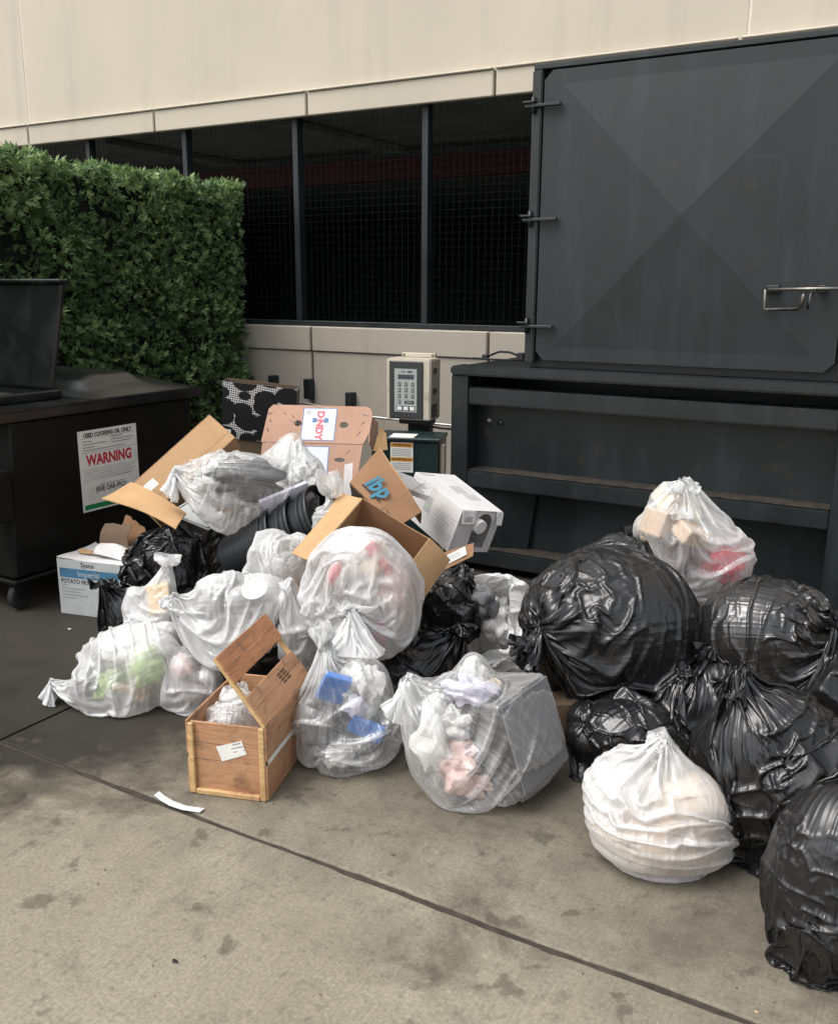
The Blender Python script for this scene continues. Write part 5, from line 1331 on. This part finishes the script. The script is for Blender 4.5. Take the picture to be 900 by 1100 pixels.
tr = thing('clear_tray', 'clear plastic food tray with brown scraps behind the teal lettered carton', 'tray', (-2.055, 3.52, .735)); tr.rotation_euler = (rad(-25), rad(20), rad(25))
box('base', (-.085, -.06, -.035), (.085, .06, -.032), F_CLEAR, tr, 0)
for a, b_ in (((-.09, -.064, -.035), (-.087, .064, .02)), ((.087, -.064, -.035), (.09, .064, .02)), ((-.086, -.064, -.035), (.086, -.061, .02)), ((-.086, .061, -.035), (.086, .064, .02))): box('wall', a, b_, F_CLEAR, tr, 0)
_v, _f = wad_mesh('scraps', (.07, .045, .03), 5, .4); put('scraps', pyd('scraps', _v, _f), C_BROWN, tr, smooth=True)
bx_ = carton('brown_box', 'grubby brown cardboard box wedged low between clear and black bags', (-1.085, 2.92, .095), (.30, .22, .19), Matrix.Rotation(rad(38), 3, 'Z'), M_CARDD, faces='-x+x-y+y-z+z')
lidd = thing('white_disc', 'flat white round plate lying on the sprawled clear bag', 'plate', (-2.165, 2.545, .500)); lidd.rotation_euler = (rad(32), rad(10), 0)
lathe('disc', [(0, 0), (.046, 0), (.050, .003), (.050, .006), (.046, .0075), (.043, .005), (0, .005)], C_WHITE, lidd, 32)
# paper strip on the joint, and specks of litter
_pts = [(-2.070, 1.912), (-2.03, 1.897), (-1.985, 1.893), (-1.935, 1.897), (-1.872, 1.909)]
_v = []; _f = []
for k, (x_, y_) in enumerate(_pts):
    zz = .004 + .003 * math.sin(k * 1.7)
    for dz in (0, .0015): _v += [(x_, y_ - .011, zz + dz), (x_, y_ + .011, zz + .002 + dz)]
for k in range(4):
    a = k * 4; b_ = a + 4
    _f += [(a, b_, b_ + 1, a + 1), (a + 2, a + 3, b_ + 3, b_ + 2), (a, a + 2, b_ + 2, b_), (a + 1, b_ + 1, b_ + 3, a + 3)]
_f += [(0, 1, 3, 2), (16, 18, 19, 17)]
_b = Vector((-1.97, 1.90, 0)); ps = put('paper_strip', pyd('paper_strip', [tuple(Vector(p) - _b) for p in _v], _f), C_WHITE, None, _b); tag(ps, 'narrow strip of white paper lying along the paving joint', 'paper')
for k, (x_, y_, s, m, lb_) in enumerate(((-2.08, 2.16, .010, C_TAN, 'tiny tan flake on the paving by the clear bag'), (-.215, 1.925, .008, C_TAN, 'tiny yellowish leaf flake beside the joint at the picture edge'), (-3.52, 2.78, .014, C_WHITE, 'tiny white chip on the dark ground by the potato carton'), (-1.47, 1.38, .012, C_DARK, 'small dark speck on the near paving slab'), (-1.24, 2.02, .009, C_BROWN, 'brown crumb on the paving in front of the grey boxed bag'))):
    _v, _f = wad_mesh('litter', (s, s * .6, s * .25), 60 + k, .5, 2); o = put('litter_fleck', pyd('litter_fleck', _v, _f), m, None, (x_, y_, s * .25)); tag(o, lb_, 'litter', 'flecks of litter')

_rc = np.random.default_rng(8); _gv = []; _gf = []
for k in range(60):
    s = float(_rc.uniform(.0025, .006)); x_ = float(_rc.uniform(-2.7, -.1)); y_ = float(_rc.uniform(1.2, 2.25))
    _v, _f = wad_mesh('grit', (s, s * .7, s * .35), 90 + k, .5, 1); n0 = len(_gv); _gv += [tuple(p + np.array((x_, y_, s * .35))) for p in _v]; _gf += [tuple(i + n0 for i in q) for q in _f]
tag(put('grit', pyd('grit', _gv, _gf), C_BROWN), 'fine brown grit scattered over the open paving', 'grit', kind='stuff')
run_jobs()
SC.frame_set(1)
bpy.context.view_layer.update()
